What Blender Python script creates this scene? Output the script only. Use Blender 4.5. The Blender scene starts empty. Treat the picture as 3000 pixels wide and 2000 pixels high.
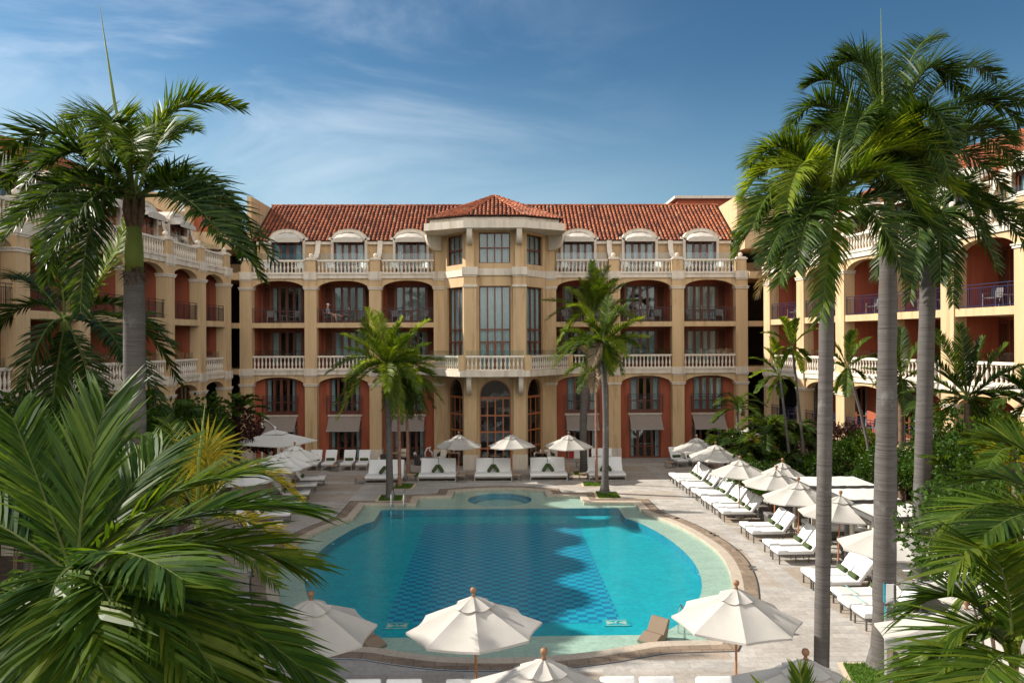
import bpy, bmesh, math, random
from mathutils import Vector, Matrix, geometry
V = Vector
pi = math.pi
sin, cos, rad = math.sin, math.cos, math.radians
S = bpy.context.scene
COL = S.collection
K = 1.27551
FOC = 2333.33
CAM = V((0.26, 0.0, 8.05))
YAW = math.atan(38 / FOC)
ROLL = rad(0.25)
_f = V((sin(YAW), cos(YAW), 0)); _r0 = V((cos(YAW), -sin(YAW), 0)); _u0 = V((0, 0, 1))
_r = _r0 * cos(ROLL) - _u0 * sin(ROLL); _u = _r0 * sin(ROLL) + _u0 * cos(ROLL)

def ray(px, py): return _f * FOC + _r * (px - 1500) - _u * (py - 1000)
def P(px, py, z=0.0):
    d = ray(px, py); return CAM + d * ((z - CAM.z) / d.z)
def PY(px, py, y):
    d = ray(px, py); return CAM + d * ((y - CAM.y) / d.y)
def DY(dx, dy, y): return PY(dx * K, dy * K, y)
def proj(p):
    q = V(p) - CAM; z = q.dot(_f)
    return (1500 + FOC * q.dot(_r) / z, 1000 - FOC * q.dot(_u) / z)

# ------------------------------------------------------------------ materials
M = {}
def newmat(name):
    m = bpy.data.materials.new(name); m.use_nodes = True
    nt = m.node_tree; b = nt.nodes['Principled BSDF']; M[name] = m
    return m, nt, b
def ramp(nt, fac, stops):
    r = nt.nodes.new('ShaderNodeValToRGB'); e = r.color_ramp.elements
    while len(e) < len(stops): e.new(0.5)
    for i, (p, c) in enumerate(stops):
        e[i].position = p; e[i].color = (*c, 1)
    nt.links.new(fac, r.inputs[0]); return r.outputs[0]
def noise(nt, scale, detail=4, rough=0.6, vec=None, dist=0.0):
    n = nt.nodes.new('ShaderNodeTexNoise'); n.inputs['Scale'].default_value = scale
    n.inputs['Detail'].default_value = detail; n.inputs['Roughness'].default_value = rough
    n.inputs['Distortion'].default_value = dist
    if vec is None:
        tc = nt.nodes.new('ShaderNodeTexCoord'); vec = tc.outputs['Object']
    nt.links.new(vec, n.inputs['Vector']); return n.outputs['Fac']
def bump(nt, b, h, strength=0.3, dist=0.02):
    n = nt.nodes.new('ShaderNodeBump'); n.inputs['Strength'].default_value = strength
    n.inputs['Distance'].default_value = dist
    nt.links.new(h, n.inputs['Height']); nt.links.new(n.outputs[0], b.inputs['Normal'])
def mul(c, k): return tuple(min(1, x * k) for x in c)
def mixc(nt, fac, a, b, mode='MIX'):
    n = nt.nodes.new('ShaderNodeMix'); n.data_type = 'RGBA'; n.blend_type = mode
    for s, v in ((0, fac), (6, a), (7, b)):
        if isinstance(v, (int, float)): n.inputs[s].default_value = v
        elif isinstance(v, tuple): n.inputs[s].default_value = (*v, 1)
        else: nt.links.new(v, n.inputs[s])
    return n.outputs[2]
def geo_pos(nt):
    return nt.nodes.new('ShaderNodeNewGeometry').outputs['Position']
def mapping(nt, vec, scale, loc=(0, 0, 0)):
    n = nt.nodes.new('ShaderNodeMapping'); n.inputs['Scale'].default_value = scale; n.inputs['Location'].default_value = loc
    nt.links.new(vec, n.inputs['Vector']); return n.outputs[0]
def plain(name, col, rough=0.6, var=0.12, scale=3.0, bmp=0.0, bscale=60, metal=0.0, spec=0.5, streak=False):
    m, nt, b = newmat(name)
    pos = geo_pos(nt)
    if streak: v2 = mapping(nt, pos, (1.3, 1.3, 0.16))
    else: v2 = pos
    f = noise(nt, scale, 5, 0.65, v2)
    c = ramp(nt, f, [(0.3, mul(col, 1 - var)), (0.5, col), (0.7, mul(col, 1 + var * 0.8))])
    if streak:
        g = noise(nt, 1.0, 6, 0.75, mapping(nt, pos, (2.6, 2.6, 0.22), (7, 3, 1)))
        c = mixc(nt, ramp(nt, g, [(0.52, (0, 0, 0)), (0.70, (0.75, 0.75, 0.75))]), c, (0.55, 0.50, 0.46), 'MULTIPLY')
    nt.links.new(c, b.inputs['Base Color'])
    b.inputs['Roughness'].default_value = rough; b.inputs['Metallic'].default_value = metal
    b.inputs['Specular IOR Level'].default_value = spec
    if bmp: bump(nt, b, noise(nt, bscale, 3, 0.6, pos), bmp, 0.01)
    return m
TAN = (0.55, 0.39, 0.225)
plain('stucco_tan', TAN, 0.9, 0.13, 1.3, 0.35, 45, streak=True, spec=0.2)
plain('stucco_white', (0.64, 0.57, 0.48), 0.85, 0.12, 1.8, 0.3, 45, streak=True, spec=0.2)
plain('stucco_red', (0.34, 0.098, 0.055), 0.9, 0.16, 1.5, 0.35, 45, streak=True, spec=0.2)
plain('soffit', (0.45, 0.32, 0.17), 0.9, 0.1)
plain('baluster', (0.66, 0.59, 0.50), 0.8, 0.12, 2.5, 0.2, 60, spec=0.25)
plain('wood', (0.15, 0.045, 0.022), 0.4, 0.3, 6)
plain('shutter', (0.13, 0.04, 0.018), 0.55, 0.3, 6)
plain('iron', (0.02, 0.02, 0.028), 0.45, 0.1)
plain('wood_red', (0.36, 0.12, 0.045), 0.45, 0.25, 6)
plain('teak_dark', (0.26, 0.13, 0.06), 0.55, 0.3, 14)
plain('iron_blue', (0.012, 0.016, 0.06), 0.4, 0.1)
plain('interior_shade', (0.035, 0.03, 0.028), 0.9, 0.3, 2)  # near-black: shade of the rooms and corner recess is in the colour
plain('curtain', (0.72, 0.74, 0.74), 0.9, 0.1, 4)
plain('awning', (0.24, 0.20, 0.175), 0.9, 0.08, 8)
plain('dormer_cloth', (0.50, 0.46, 0.40), 0.9, 0.1, 4, 0.2, 10)
plain('canvas_white', (0.62, 0.61, 0.58), 0.85, 0.05, 5)
plain('mattress', (0.74, 0.74, 0.74), 0.9, 0.04, 6, 0.25, 14)
plain('cream_cloth', (0.70, 0.65, 0.56), 0.9, 0.06, 6, 0.2, 14)
plain('green_cloth', (0.045, 0.07, 0.018), 0.9, 0.25, 12)
plain('grey_cloth', (0.16, 0.15, 0.15), 0.9, 0.1, 12)
plain('blue_cloth', (0.28, 0.55, 0.62), 0.9, 0.1, 12)
plain('frame_metal', (0.13, 0.125, 0.12), 0.45, 0.1, metal=0.3)
plain('frame_light', (0.36, 0.35, 0.33), 0.4, 0.1, metal=0.3)
plain('chrome', (0.75, 0.77, 0.8), 0.12, 0.03, metal=1.0)
plain('teak', (0.42, 0.17, 0.06), 0.5, 0.25, 14)
plain('teak_top', (0.38, 0.27, 0.18), 0.7, 0.2, 14)
plain('wicker', (0.05, 0.042, 0.038), 0.7, 0.4, 60)
plain('woven', (0.30, 0.21, 0.14), 0.8, 0.2, 30)
plain('white_paint', (0.80, 0.79, 0.76), 0.6, 0.06, 3)
plain('stone_cream', (0.62, 0.48, 0.34), 0.75, 0.12, 4, 0.2, 30)
plain('stone_grey', (0.30, 0.27, 0.25), 0.85, 0.2, 4, 0.3, 30)
plain('red_plastic', (0.42, 0.02, 0.02), 0.35, 0.05)
plain('ink', (0.03, 0.03, 0.03), 0.7, 0.05)
plain('skin', (0.52, 0.29, 0.20), 0.55, 0.08)
plain('shirt', (0.26, 0.29, 0.42), 0.9, 0.2, 20)
plain('shorts', (0.03, 0.03, 0.05), 0.9, 0.1)
plain('cap', (0.72, 0.72, 0.72), 0.8, 0.05)
plain('hair', (0.25, 0.22, 0.2), 0.8, 0.1)
plain('soil', (0.09, 0.06, 0.04), 1.0, 0.4, 3, 0.6, 20)
plain('terracotta', (0.40, 0.16, 0.08), 0.8, 0.15)
plain('fruit', (0.55, 0.25, 0.05), 0.6, 0.15)

def leafmat(name, a, b_, trans=0.35, gloss=0.38, warm=None):
    m, nt, b = newmat(name)
    g = nt.nodes.new('ShaderNodeNewGeometry')
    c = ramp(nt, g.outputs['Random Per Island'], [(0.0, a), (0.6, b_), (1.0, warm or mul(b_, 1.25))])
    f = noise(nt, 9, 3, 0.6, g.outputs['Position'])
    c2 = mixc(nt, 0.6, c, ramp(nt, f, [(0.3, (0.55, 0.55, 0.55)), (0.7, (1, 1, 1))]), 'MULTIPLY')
    nt.links.new(c2, b.inputs['Base Color'])
    b.inputs['Roughness'].default_value = gloss + 0.1; b.inputs['Specular IOR Level'].default_value = 0.2
    t = nt.nodes.new('ShaderNodeBsdfTranslucent')
    c3 = mixc(nt, 1.0, c2, (1.6, 1.5, 0.45), 'MULTIPLY')
    nt.links.new(c3, t.inputs['Color'])
    mx = nt.nodes.new('ShaderNodeMixShader'); mx.inputs[0].default_value = trans
    nt.links.new(b.outputs[0], mx.inputs[1]); nt.links.new(t.outputs[0], mx.inputs[2])
    nt.links.new(mx.outputs[0], nt.nodes['Material Output'].inputs['Surface'])
    return m
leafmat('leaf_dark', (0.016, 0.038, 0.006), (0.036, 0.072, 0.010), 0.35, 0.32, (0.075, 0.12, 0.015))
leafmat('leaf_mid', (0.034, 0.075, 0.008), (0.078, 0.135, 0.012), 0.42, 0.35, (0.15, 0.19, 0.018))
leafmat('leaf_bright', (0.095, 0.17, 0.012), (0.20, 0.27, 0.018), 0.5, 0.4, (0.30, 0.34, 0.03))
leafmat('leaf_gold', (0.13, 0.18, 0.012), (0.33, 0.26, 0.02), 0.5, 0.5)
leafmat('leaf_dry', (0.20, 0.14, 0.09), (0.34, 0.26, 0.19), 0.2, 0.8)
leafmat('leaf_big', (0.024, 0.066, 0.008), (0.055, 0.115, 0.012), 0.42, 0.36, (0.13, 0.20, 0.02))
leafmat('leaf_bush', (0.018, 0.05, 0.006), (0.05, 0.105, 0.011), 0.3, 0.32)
leafmat('leaf_purple', (0.03, 0.012, 0.014), (0.06, 0.025, 0.02), 0.2, 0.5)
leafmat('flower', (0.8, 0.8, 0.76), (0.9, 0.9, 0.86), 0.3, 0.6)
leafmat('grass_blade', (0.05, 0.12, 0.012), (0.12, 0.22, 0.03), 0.3, 0.6)
def m_canvas():
    m, nt, b = newmat('canvas'); pos = geo_pos(nt)
    c = ramp(nt, noise(nt, 1.3, 4, 0.6, pos), [(0.3, (0.49, 0.465, 0.43)), (0.65, (0.55, 0.525, 0.485))])
    nt.links.new(c, b.inputs['Base Color']); b.inputs['Roughness'].default_value = 0.95; b.inputs['Specular IOR Level'].default_value = 0.1
    bump(nt, b, noise(nt, 5, 3, 0.6, pos), 0.25, 0.02)
    t = nt.nodes.new('ShaderNodeBsdfTranslucent'); nt.links.new(c, t.inputs['Color'])
    mx = nt.nodes.new('ShaderNodeMixShader'); mx.inputs[0].default_value = 0.2
    nt.links.new(b.outputs[0], mx.inputs[1]); nt.links.new(t.outputs[0], mx.inputs[2]); nt.links.new(mx.outputs[0], nt.nodes['Material Output'].inputs['Surface'])
m_canvas()
plain('stem_green', (0.15, 0.20, 0.035), 0.6, 0.12, 2, spec=0.3)
plain('rachis', (0.09, 0.115, 0.03), 0.8, 0.05, 2, spec=0.1)

def m_trunk():
    m, nt, b = newmat('trunk')
    pos = geo_pos(nt)
    rings = mapping(nt, pos, (0.9, 0.9, 34))
    f = noise(nt, 1.0, 5, 0.7, rings, 0.9)
    c = ramp(nt, f, [(0.3, (0.035, 0.030, 0.027)), (0.45, (0.092, 0.082, 0.076)), (0.7, (0.14, 0.128, 0.12))])
    st = noise(nt, 1.1, 5, 0.75, mapping(nt, pos, (1, 1, 0.8), (3, 1, 5)))
    c = mixc(nt, ramp(nt, st, [(0.55, (0, 0, 0)), (0.68, (0.6, 0.6, 0.6))]), c, (0.24, 0.235, 0.22))
    c = mixc(nt, ramp(nt, st, [(0.22, (0.8, 0.8, 0.8)), (0.36, (0, 0, 0))]), c, (0.12, 0.085, 0.06))
    nt.links.new(c, b.inputs['Base Color']); b.inputs['Roughness'].default_value = 0.8
    b.inputs['Specular IOR Level'].default_value = 0.3
    bump(nt, b, f, 0.5, 0.012)
m_trunk()
plain('trunk_red', (0.27, 0.15, 0.10), 0.8, 0.35, 5, 0.4, 30)
plain('fibre', (0.13, 0.085, 0.055), 0.95, 0.5, 14, 0.8, 30)

def m_tile():
    m, nt, b = newmat('roof_tile')
    g = nt.nodes.new('ShaderNodeNewGeometry')
    c = ramp(nt, g.outputs['Random Per Island'], [(0.0, (0.17, 0.05, 0.025)), (0.2, (0.29, 0.078, 0.032)), (0.65, (0.37, 0.105, 0.040)), (0.93, (0.42, 0.14, 0.062)), (1.0, (0.34, 0.19, 0.12))])
    f = noise(nt, 0.8, 6, 0.75, g.outputs['Position'])
    c = mixc(nt, 0.8, c, ramp(nt, f, [(0.3, (0.45, 0.42, 0.4)), (0.6, (1, 1, 1))]), 'MULTIPLY')
    nt.links.new(c, b.inputs['Base Color']); b.inputs['Roughness'].default_value = 0.8
    bump(nt, b, noise(nt, 30, 3, 0.6, g.outputs['Position']), 0.3, 0.01)
m_tile()
plain('roof_base', (0.045, 0.018, 0.012), 0.95, 0.3, 3)  # dark underlay, the shade in the tile gaps is put into its colour

def schlick(nt, f0, normal=None):
    g = nt.nodes.new('ShaderNodeNewGeometry'); d = nt.nodes.new('ShaderNodeVectorMath'); d.operation = 'DOT_PRODUCT'
    nt.links.new(g.outputs['Incoming'], d.inputs[0]); nt.links.new(normal or g.outputs['Normal'], d.inputs[1])
    def mt(op, a, b=None, c=None):
        n = nt.nodes.new('ShaderNodeMath'); n.operation = op
        for i, v in enumerate((a, b, c)):
            if v is None: continue
            if isinstance(v, (int, float)): n.inputs[i].default_value = v
            else: nt.links.new(v, n.inputs[i])
        return n
    a = mt('ABSOLUTE', d.outputs['Value']).outputs[0]
    o = mt('SUBTRACT', 1.0, a); o.use_clamp = True
    p = mt('POWER', o.outputs[0], 5.0).outputs[0]
    r = mt('MULTIPLY_ADD', p, 1 - f0, f0); r.use_clamp = True
    return r.outputs[0]
def m_glass(name, tint=(0.8, 0.85, 0.85), ior=1.5, base=0.02):
    m, nt, b = newmat(name)
    nt.nodes.remove(b)
    g = nt.nodes.new('ShaderNodeBsdfGlossy'); g.inputs['Roughness'].default_value = 0.02
    t = nt.nodes.new('ShaderNodeBsdfTransparent'); t.inputs['Color'].default_value = (*tint, 1)
    fr = schlick(nt, base)
    nz = noise(nt, 0.8, 2, 0.5, geo_pos(nt))
    bm_ = nt.nodes.new('ShaderNodeBump'); bm_.inputs['Strength'].default_value = 0.08; bm_.inputs['Distance'].default_value = 0.05
    nt.links.new(nz, bm_.inputs['Height']); nt.links.new(bm_.outputs[0], g.inputs['Normal'])
    mx = nt.nodes.new('ShaderNodeMixShader'); nt.links.new(fr, mx.inputs[0])
    nt.links.new(t.outputs[0], mx.inputs[1]); nt.links.new(g.outputs[0], mx.inputs[2])
    nt.links.new(mx.outputs[0], nt.nodes['Material Output'].inputs['Surface'])
m_glass('glass', (0.78, 0.85, 0.86), 1.5, 0.055)
m_glass('clear_glass', (0.86, 0.9, 0.9), 1.35, 0.05)

def m_water():
    m, nt, b = newmat('water')
    nt.nodes.remove(b)
    pos = geo_pos(nt)
    n1 = noise(nt, 2.2, 4, 0.6, mapping(nt, pos, (1.0, 1.7, 1)), 0.4)
    n2 = noise(nt, 11, 2, 0.5, mapping(nt, pos, (1.0, 1.6, 1)))
    ad = nt.nodes.new('ShaderNodeMath'); ad.operation = 'MULTIPLY_ADD'; ad.inputs[1].default_value = 0.22
    nt.links.new(n2, ad.inputs[0]); nt.links.new(n1, ad.inputs[2])
    bp = nt.nodes.new('ShaderNodeBump'); bp.inputs['Strength'].default_value = 0.28; bp.inputs['Distance'].default_value = 0.06
    nt.links.new(ad.outputs[0], bp.inputs['Height'])
    fr = schlick(nt, 0.02, bp.outputs[0]); k_ = nt.nodes.new('ShaderNodeMath'); k_.operation = 'MULTIPLY'; k_.inputs[1].default_value = 0.7; nt.links.new(fr, k_.inputs[0]); fr = k_.outputs[0]
    g = nt.nodes.new('ShaderNodeBsdfGlossy'); g.inputs['Roughness'].default_value = 0.015
    nt.links.new(bp.outputs[0], g.inputs['Normal'])
    t = nt.nodes.new('ShaderNodeBsdfTransparent'); t.inputs['Color'].default_value = (0.80, 0.985, 0.99, 1)
    mx = nt.nodes.new('ShaderNodeMixShader'); nt.links.new(fr, mx.inputs[0])
    nt.links.new(t.outputs[0], mx.inputs[1]); nt.links.new(g.outputs[0], mx.inputs[2])
    nt.links.new(mx.outputs[0], nt.nodes['Material Output'].inputs['Surface'])
m_water()

def m_brick(name, c1, c2, mortar, bw, bh, msize=0.02, rough=0.8, big=None, offs=0.5, stain=0.3, bmp=0.25, spec=0.3):
    m, nt, b = newmat(name)
    pos = geo_pos(nt)
    t = nt.nodes.new('ShaderNodeTexBrick'); t.inputs['Scale'].default_value = 1.0
    t.inputs['Color1'].default_value = (*c1, 1); t.inputs['Color2'].default_value = (*c2, 1); t.inputs['Mortar'].default_value = (*mortar, 1)
    t.inputs['Brick Width'].default_value = bw; t.inputs['Row Height'].default_value = bh; t.inputs['Mortar Size'].default_value = msize
    t.offset = offs
    nt.links.new(pos, t.inputs['Vector'])
    c = t.outputs['Color']
    if big:
        k = nt.nodes.new('ShaderNodeTexBrick'); k.offset = 0.0
        k.inputs['Scale'].default_value = 1; k.inputs['Brick Width'].default_value = big[0]; k.inputs['Row Height'].default_value = big[1]
        k.inputs['Mortar Size'].default_value = big[2]; k.inputs['Mortar Smooth'].default_value = 0.0
        k.inputs['Color1'].default_value = (0, 0, 0, 1); k.inputs['Color2'].default_value = (0.75, 0.75, 0.75, 1); k.inputs['Mortar'].default_value = (0, 0, 0, 1)
        nt.links.new(mapping(nt, pos, (1, 1, 1), big[4]), k.inputs['Vector'])
        c = mixc(nt, k.outputs['Color'], c, big[3])
    f = noise(nt, 0.9, 6, 0.75, pos)
    c = mixc(nt, 1.0, c, ramp(nt, f, [(0.3, mul((1, 1, 1), 1 - stain)), (0.62, (1, 1, 1))]), 'MULTIPLY')
    f2 = noise(nt, 7, 5, 0.8, pos)
    c = mixc(nt, 0.55, c, ramp(nt, f2, [(0.3, (0.50, 0.47, 0.45)), (0.55, (1, 1, 1))]), 'MULTIPLY')
    nt.links.new(c, b.inputs['Base Color']); b.inputs['Roughness'].default_value = rough
    b.inputs['Specular IOR Level'].default_value = spec
    bump(nt, b, t.outputs['Fac'], bmp, -0.01)
m_brick('deck', (0.52, 0.485, 0.445), (0.40, 0.375, 0.345), (0.30, 0.28, 0.255), 0.62, 0.31, 0.006, big=(3.4, 2.9, 0.34, (0.38, 0.29, 0.21), (0.3, 0.6, 0)), stain=0.22)
m_brick('coping_brown', (0.35, 0.26, 0.185), (0.25, 0.19, 0.14), (0.16, 0.11, 0.08), 0.55, 0.45, 0.012, stain=0.35)
m_brick('coping_cream', (0.53, 0.45, 0.36), (0.48, 0.41, 0.33), (0.45, 0.34, 0.26), 1.2, 1.2, 0.006, stain=0.15)
m_brick('ledge', (0.56, 0.53, 0.43), (0.50, 0.48, 0.40), (0.43, 0.42, 0.35), 0.6, 0.3, 0.006, stain=0.12)
m_brick('pool_floor', (0.0, 0.37, 0.44), (0.0, 0.33, 0.41), (0.0, 0.30, 0.38), 0.45, 0.25, 0.006, stain=0.12)
m_brick('pool_wall', (0.0, 0.26, 0.36), (0.0, 0.24, 0.34), (0.0, 0.2, 0.3), 0.45, 0.25, 0.01, stain=0.1)
m_brick('spa_floor', (0.34, 0.46, 0.42), (0.30, 0.42, 0.40), (0.15, 0.3, 0.3), 0.2, 0.2, 0.01, stain=0.1)
def m_check():
    m, nt, b = newmat('pool_check')
    pos = geo_pos(nt)
    ck = nt.nodes.new('ShaderNodeTexChecker'); ck.inputs['Scale'].default_value = 1
    nt.links.new(mapping(nt, pos, (1 / 0.30, 1 / 0.245, 0.0001), (0.1, 0.1, 0.5)), ck.inputs['Vector'])
    ck.inputs['Color1'].default_value = (0.0, 0.32, 0.43, 1); ck.inputs['Color2'].default_value = (0.0, 0.155, 0.31, 1)
    w = nt.nodes.new('ShaderNodeTexWhiteNoise'); w.noise_dimensions = '3D'
    fl = nt.nodes.new('ShaderNodeVectorMath'); fl.operation = 'FLOOR'
    nt.links.new(mapping(nt, pos, (1 / 0.30, 1 / 0.245, 0.0001), (0.1, 0.1, 0.5)), fl.inputs[0]); nt.links.new(fl.outputs[0], w.inputs[0])
    c = mixc(nt, 0.35, ck.outputs['Color'], ramp(nt, w.outputs['Value'], [(0, (0.6, 0.8, 0.8)), (1, (1, 1.0, 1))]), 'MULTIPLY')
    nt.links.new(c, b.inputs['Base Color']); b.inputs['Roughness'].default_value = 0.6
m_check()
def m_grass():
    m, nt, b = newmat('lawn')
    pos = geo_pos(nt)
    c = ramp(nt, noise(nt, 30, 4, 0.8, pos), [(0.3, (0.035, 0.08, 0.01)), (0.7, (0.10, 0.19, 0.02))])
    nt.links.new(c, b.inputs['Base Color']); b.inputs['Roughness'].default_value = 1
m_grass()
def m_woven():
    nt = M['woven'].node_tree; b = nt.nodes['Principled BSDF']
    tc = nt.nodes.new('ShaderNodeTexCoord')
    w = nt.nodes.new('ShaderNodeTexWave'); w.inputs['Scale'].default_value = 9; w.bands_direction = 'X'
    nt.links.new(tc.outputs['Object'], w.inputs['Vector'])
    c = mixc(nt, w.outputs['Fac'], (0.13, 0.09, 0.06), (0.36, 0.27, 0.19)); nt.links.new(c, b.inputs['Base Color'])
    bump(nt, b, w.outputs['Fac'], 0.7, 0.015)
m_woven()

# ------------------------------------------------------------------ mesh builder
class MB:
    def __init__(s): s.v = []; s.f = []; s.m = []; s.T = None; s.mi = 0
    def add(s, vs, fs, mi=None):
        o = len(s.v); T = s.T
        for p in vs: s.v.append(tuple(T @ V(p)) if T else tuple(p))
        mi = s.mi if mi is None else mi
        for f in fs: s.f.append(tuple(i + o for i in f)); s.m.append(mi)
    def box(s, x0, x1, y0, y1, z0, z1, mi=None):
        s.add([(x0, y0, z0), (x1, y0, z0), (x1, y1, z0), (x0, y1, z0), (x0, y0, z1), (x1, y0, z1), (x1, y1, z1), (x0, y1, z1)],
              [(0, 3, 2, 1), (4, 5, 6, 7), (0, 1, 5, 4), (1, 2, 6, 5), (2, 3, 7, 6), (3, 0, 4, 7)], mi)
    def rbox(s, x0, x1, y0, y1, z0, z1, r=0.03, mi=None, seg=2):
        bm = bmesh.new(); bmesh.ops.create_cube(bm, size=1)
        for v in bm.verts:
            v.co = V(((x0 + x1) / 2 + v.co.x * (x1 - x0), (y0 + y1) / 2 + v.co.y * (y1 - y0), (z0 + z1) / 2 + v.co.z * (z1 - z0)))
        bmesh.ops.bevel(bm, geom=bm.edges[:], offset=r, segments=seg, affect='EDGES', profile=0.6)
        s.add([v.co.copy() for v in bm.verts], [tuple(v.index for v in f.verts) for f in bm.faces], mi); bm.free()
    def bar(s, a, b, w, h=None, mi=None):
        a = V(a); b = V(b); h = h or w; d = (b - a).normalized()
        up = V((0, 0, 1)) if abs(d.z) < 0.95 else V((0, 1, 0))
        x = d.cross(up).normalized() * w / 2; y = x.cross(d).normalized() * h / 2
        s.add([a - x - y, a + x - y, a + x + y, a - x + y, b - x - y, b + x - y, b + x + y, b - x + y],
              [(0, 1, 2, 3), (7, 6, 5, 4), (0, 4, 5, 1), (1, 5, 6, 2), (2, 6, 7, 3), (3, 7, 4, 0)], mi)
    def tube(s, pts, rs, n=8, mi=None, cap=True):
        pts = [V(p) for p in pts]
        if not isinstance(rs, (list, tuple)): rs = [rs] * len(pts)
        vs = []; fs = []; x = None
        for i, p in enumerate(pts):
            d = (pts[min(i + 1, len(pts) - 1)] - pts[max(i - 1, 0)]).normalized()
            if x is None: x = d.cross(V((0, 0, 1)) if abs(d.z) < 0.9 else V((0, 1, 0))).normalized()
            else: x = (x - d * x.dot(d)).normalized()
            y = d.cross(x)
            for k in range(n):
                a = 2 * pi * k / n; vs.append(p + (x * cos(a) + y * sin(a)) * rs[i])
        for i in range(len(pts) - 1):
            for k in range(n):
                fs.append((i * n + k, i * n + (k + 1) % n, (i + 1) * n + (k + 1) % n, (i + 1) * n + k))
        if cap: fs.append(tuple(range(n))[::-1]); fs.append(tuple((len(pts) - 1) * n + k for k in range(n)))
        s.add(vs, fs, mi)
    def lathe(s, prof, c=(0, 0, 0), n=12, mi=None):
        c = V(c); vs = []; fs = []
        for r, z in prof:
            for k in range(n):
                a = 2 * pi * k / n; vs.append(c + V((r * cos(a), r * sin(a), z)))
        for i in range(len(prof) - 1):
            for k in range(n): fs.append((i * n + k, i * n + (k + 1) % n, (i + 1) * n + (k + 1) % n, (i + 1) * n + k))
        fs.append(tuple(range(n))[::-1]); fs.append(tuple((len(prof) - 1) * n + k for k in range(n)))
        s.add(vs, fs, mi)
    def ball(s, c, r, mi=None, n=10):
        s.lathe([(max(1e-4, r * sin(pi * i / n)), -r * cos(pi * i / n)) for i in range(n + 1)], c, n + 2, mi)
    def prism(s, poly, axis, a0, a1, mi=None):
        """poly in the plane normal to axis ('x': (y,z); 'y': (x,z); 'z': (x,y))"""
        n = len(poly)
        def mk(p, a): return {'x': (a, p[0], p[1]), 'y': (p[0], a, p[1]), 'z': (p[0], p[1], a)}[axis]
        vs = [mk(p, a0) for p in poly] + [mk(p, a1) for p in poly]
        tri = geometry.tessellate_polygon([[V((p[0], p[1], 0)) for p in poly]])
        fs = [tuple(t) for t in tri] + [tuple(i + n for i in t)[::-1] for t in tri]
        fs += [(i, (i + 1) % n, (i + 1) % n + n, i + n) for i in range(n)]
        s.add(vs, fs, mi)
    def mesh(s, name, mats, smooth=False):
        me = bpy.data.meshes.new(name); me.from_pydata(s.v, [], s.f)
        for m in mats: me.materials.append(M[m])
        me.polygons.foreach_set('material_index', s.m)
        if smooth: me.polygons.foreach_set('use_smooth', [True] * len(s.f))
        me.update(); return me
    def obj(s, name, mats, parent=None, smooth=False, fix=True):
        if isinstance(mats, str): mats = [mats]
        me = s.mesh(name, mats, smooth)
        if fix:
            bm = bmesh.new(); bm.from_mesh(me); bmesh.ops.recalc_face_normals(bm, faces=bm.faces); bm.to_mesh(me); bm.free()
        return link(name, me, parent)
def link(name, me, parent=None, loc=None, rz=0):
    o = bpy.data.objects.new(name, me); COL.objects.link(o)
    if parent: o.parent = parent
    if loc is not None: o.location = loc
    o.rotation_euler.z = rz
    return o
def tag(o, label=None, cat=None, group=None, kind=None):
    if label: o['label'] = label
    if cat: o['category'] = cat
    if group: o['group'] = group
    if kind: o['kind'] = kind
    return o
def empty(name, loc=(0, 0, 0), rz=0, label=None, cat=None, group=None):
    o = bpy.data.objects.new(name, None); COL.objects.link(o); o.location = loc; o.rotation_euler.z = rz
    o.empty_display_size = 0.3
    return tag(o, label, cat, group)
CH = {}
def copy_tree(o, parent=None):
    c = o.copy(); COL.objects.link(c); c.parent = parent
    for ch in o.children: copy_tree(ch, c)
    return c
class Stamp:
    """first use gives the built thing itself, later uses give copies"""
    def __init__(s, make): s.make = make; s.o = None
    def put(s, loc, rz, label, group=None):
        if s.o is None: s.o = o = s.make()
        else: o = copy_tree(s.o)
        o.location = loc; o.rotation_euler = (0, 0, rz); o['label'] = label
        if group: o['group'] = group
        return o
ORD = ['first', 'second', 'third', 'fourth', 'fifth', 'sixth', 'seventh', 'eighth', 'ninth', 'tenth', 'eleventh', 'twelfth', 'thirteenth', 'fourteenth', 'fifteenth', 'sixteenth', 'seventeenth', 'eighteenth', 'nineteenth', 'twentieth', 'twenty-first', 'twenty-second', 'twenty-third', 'twenty-fourth']
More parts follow.
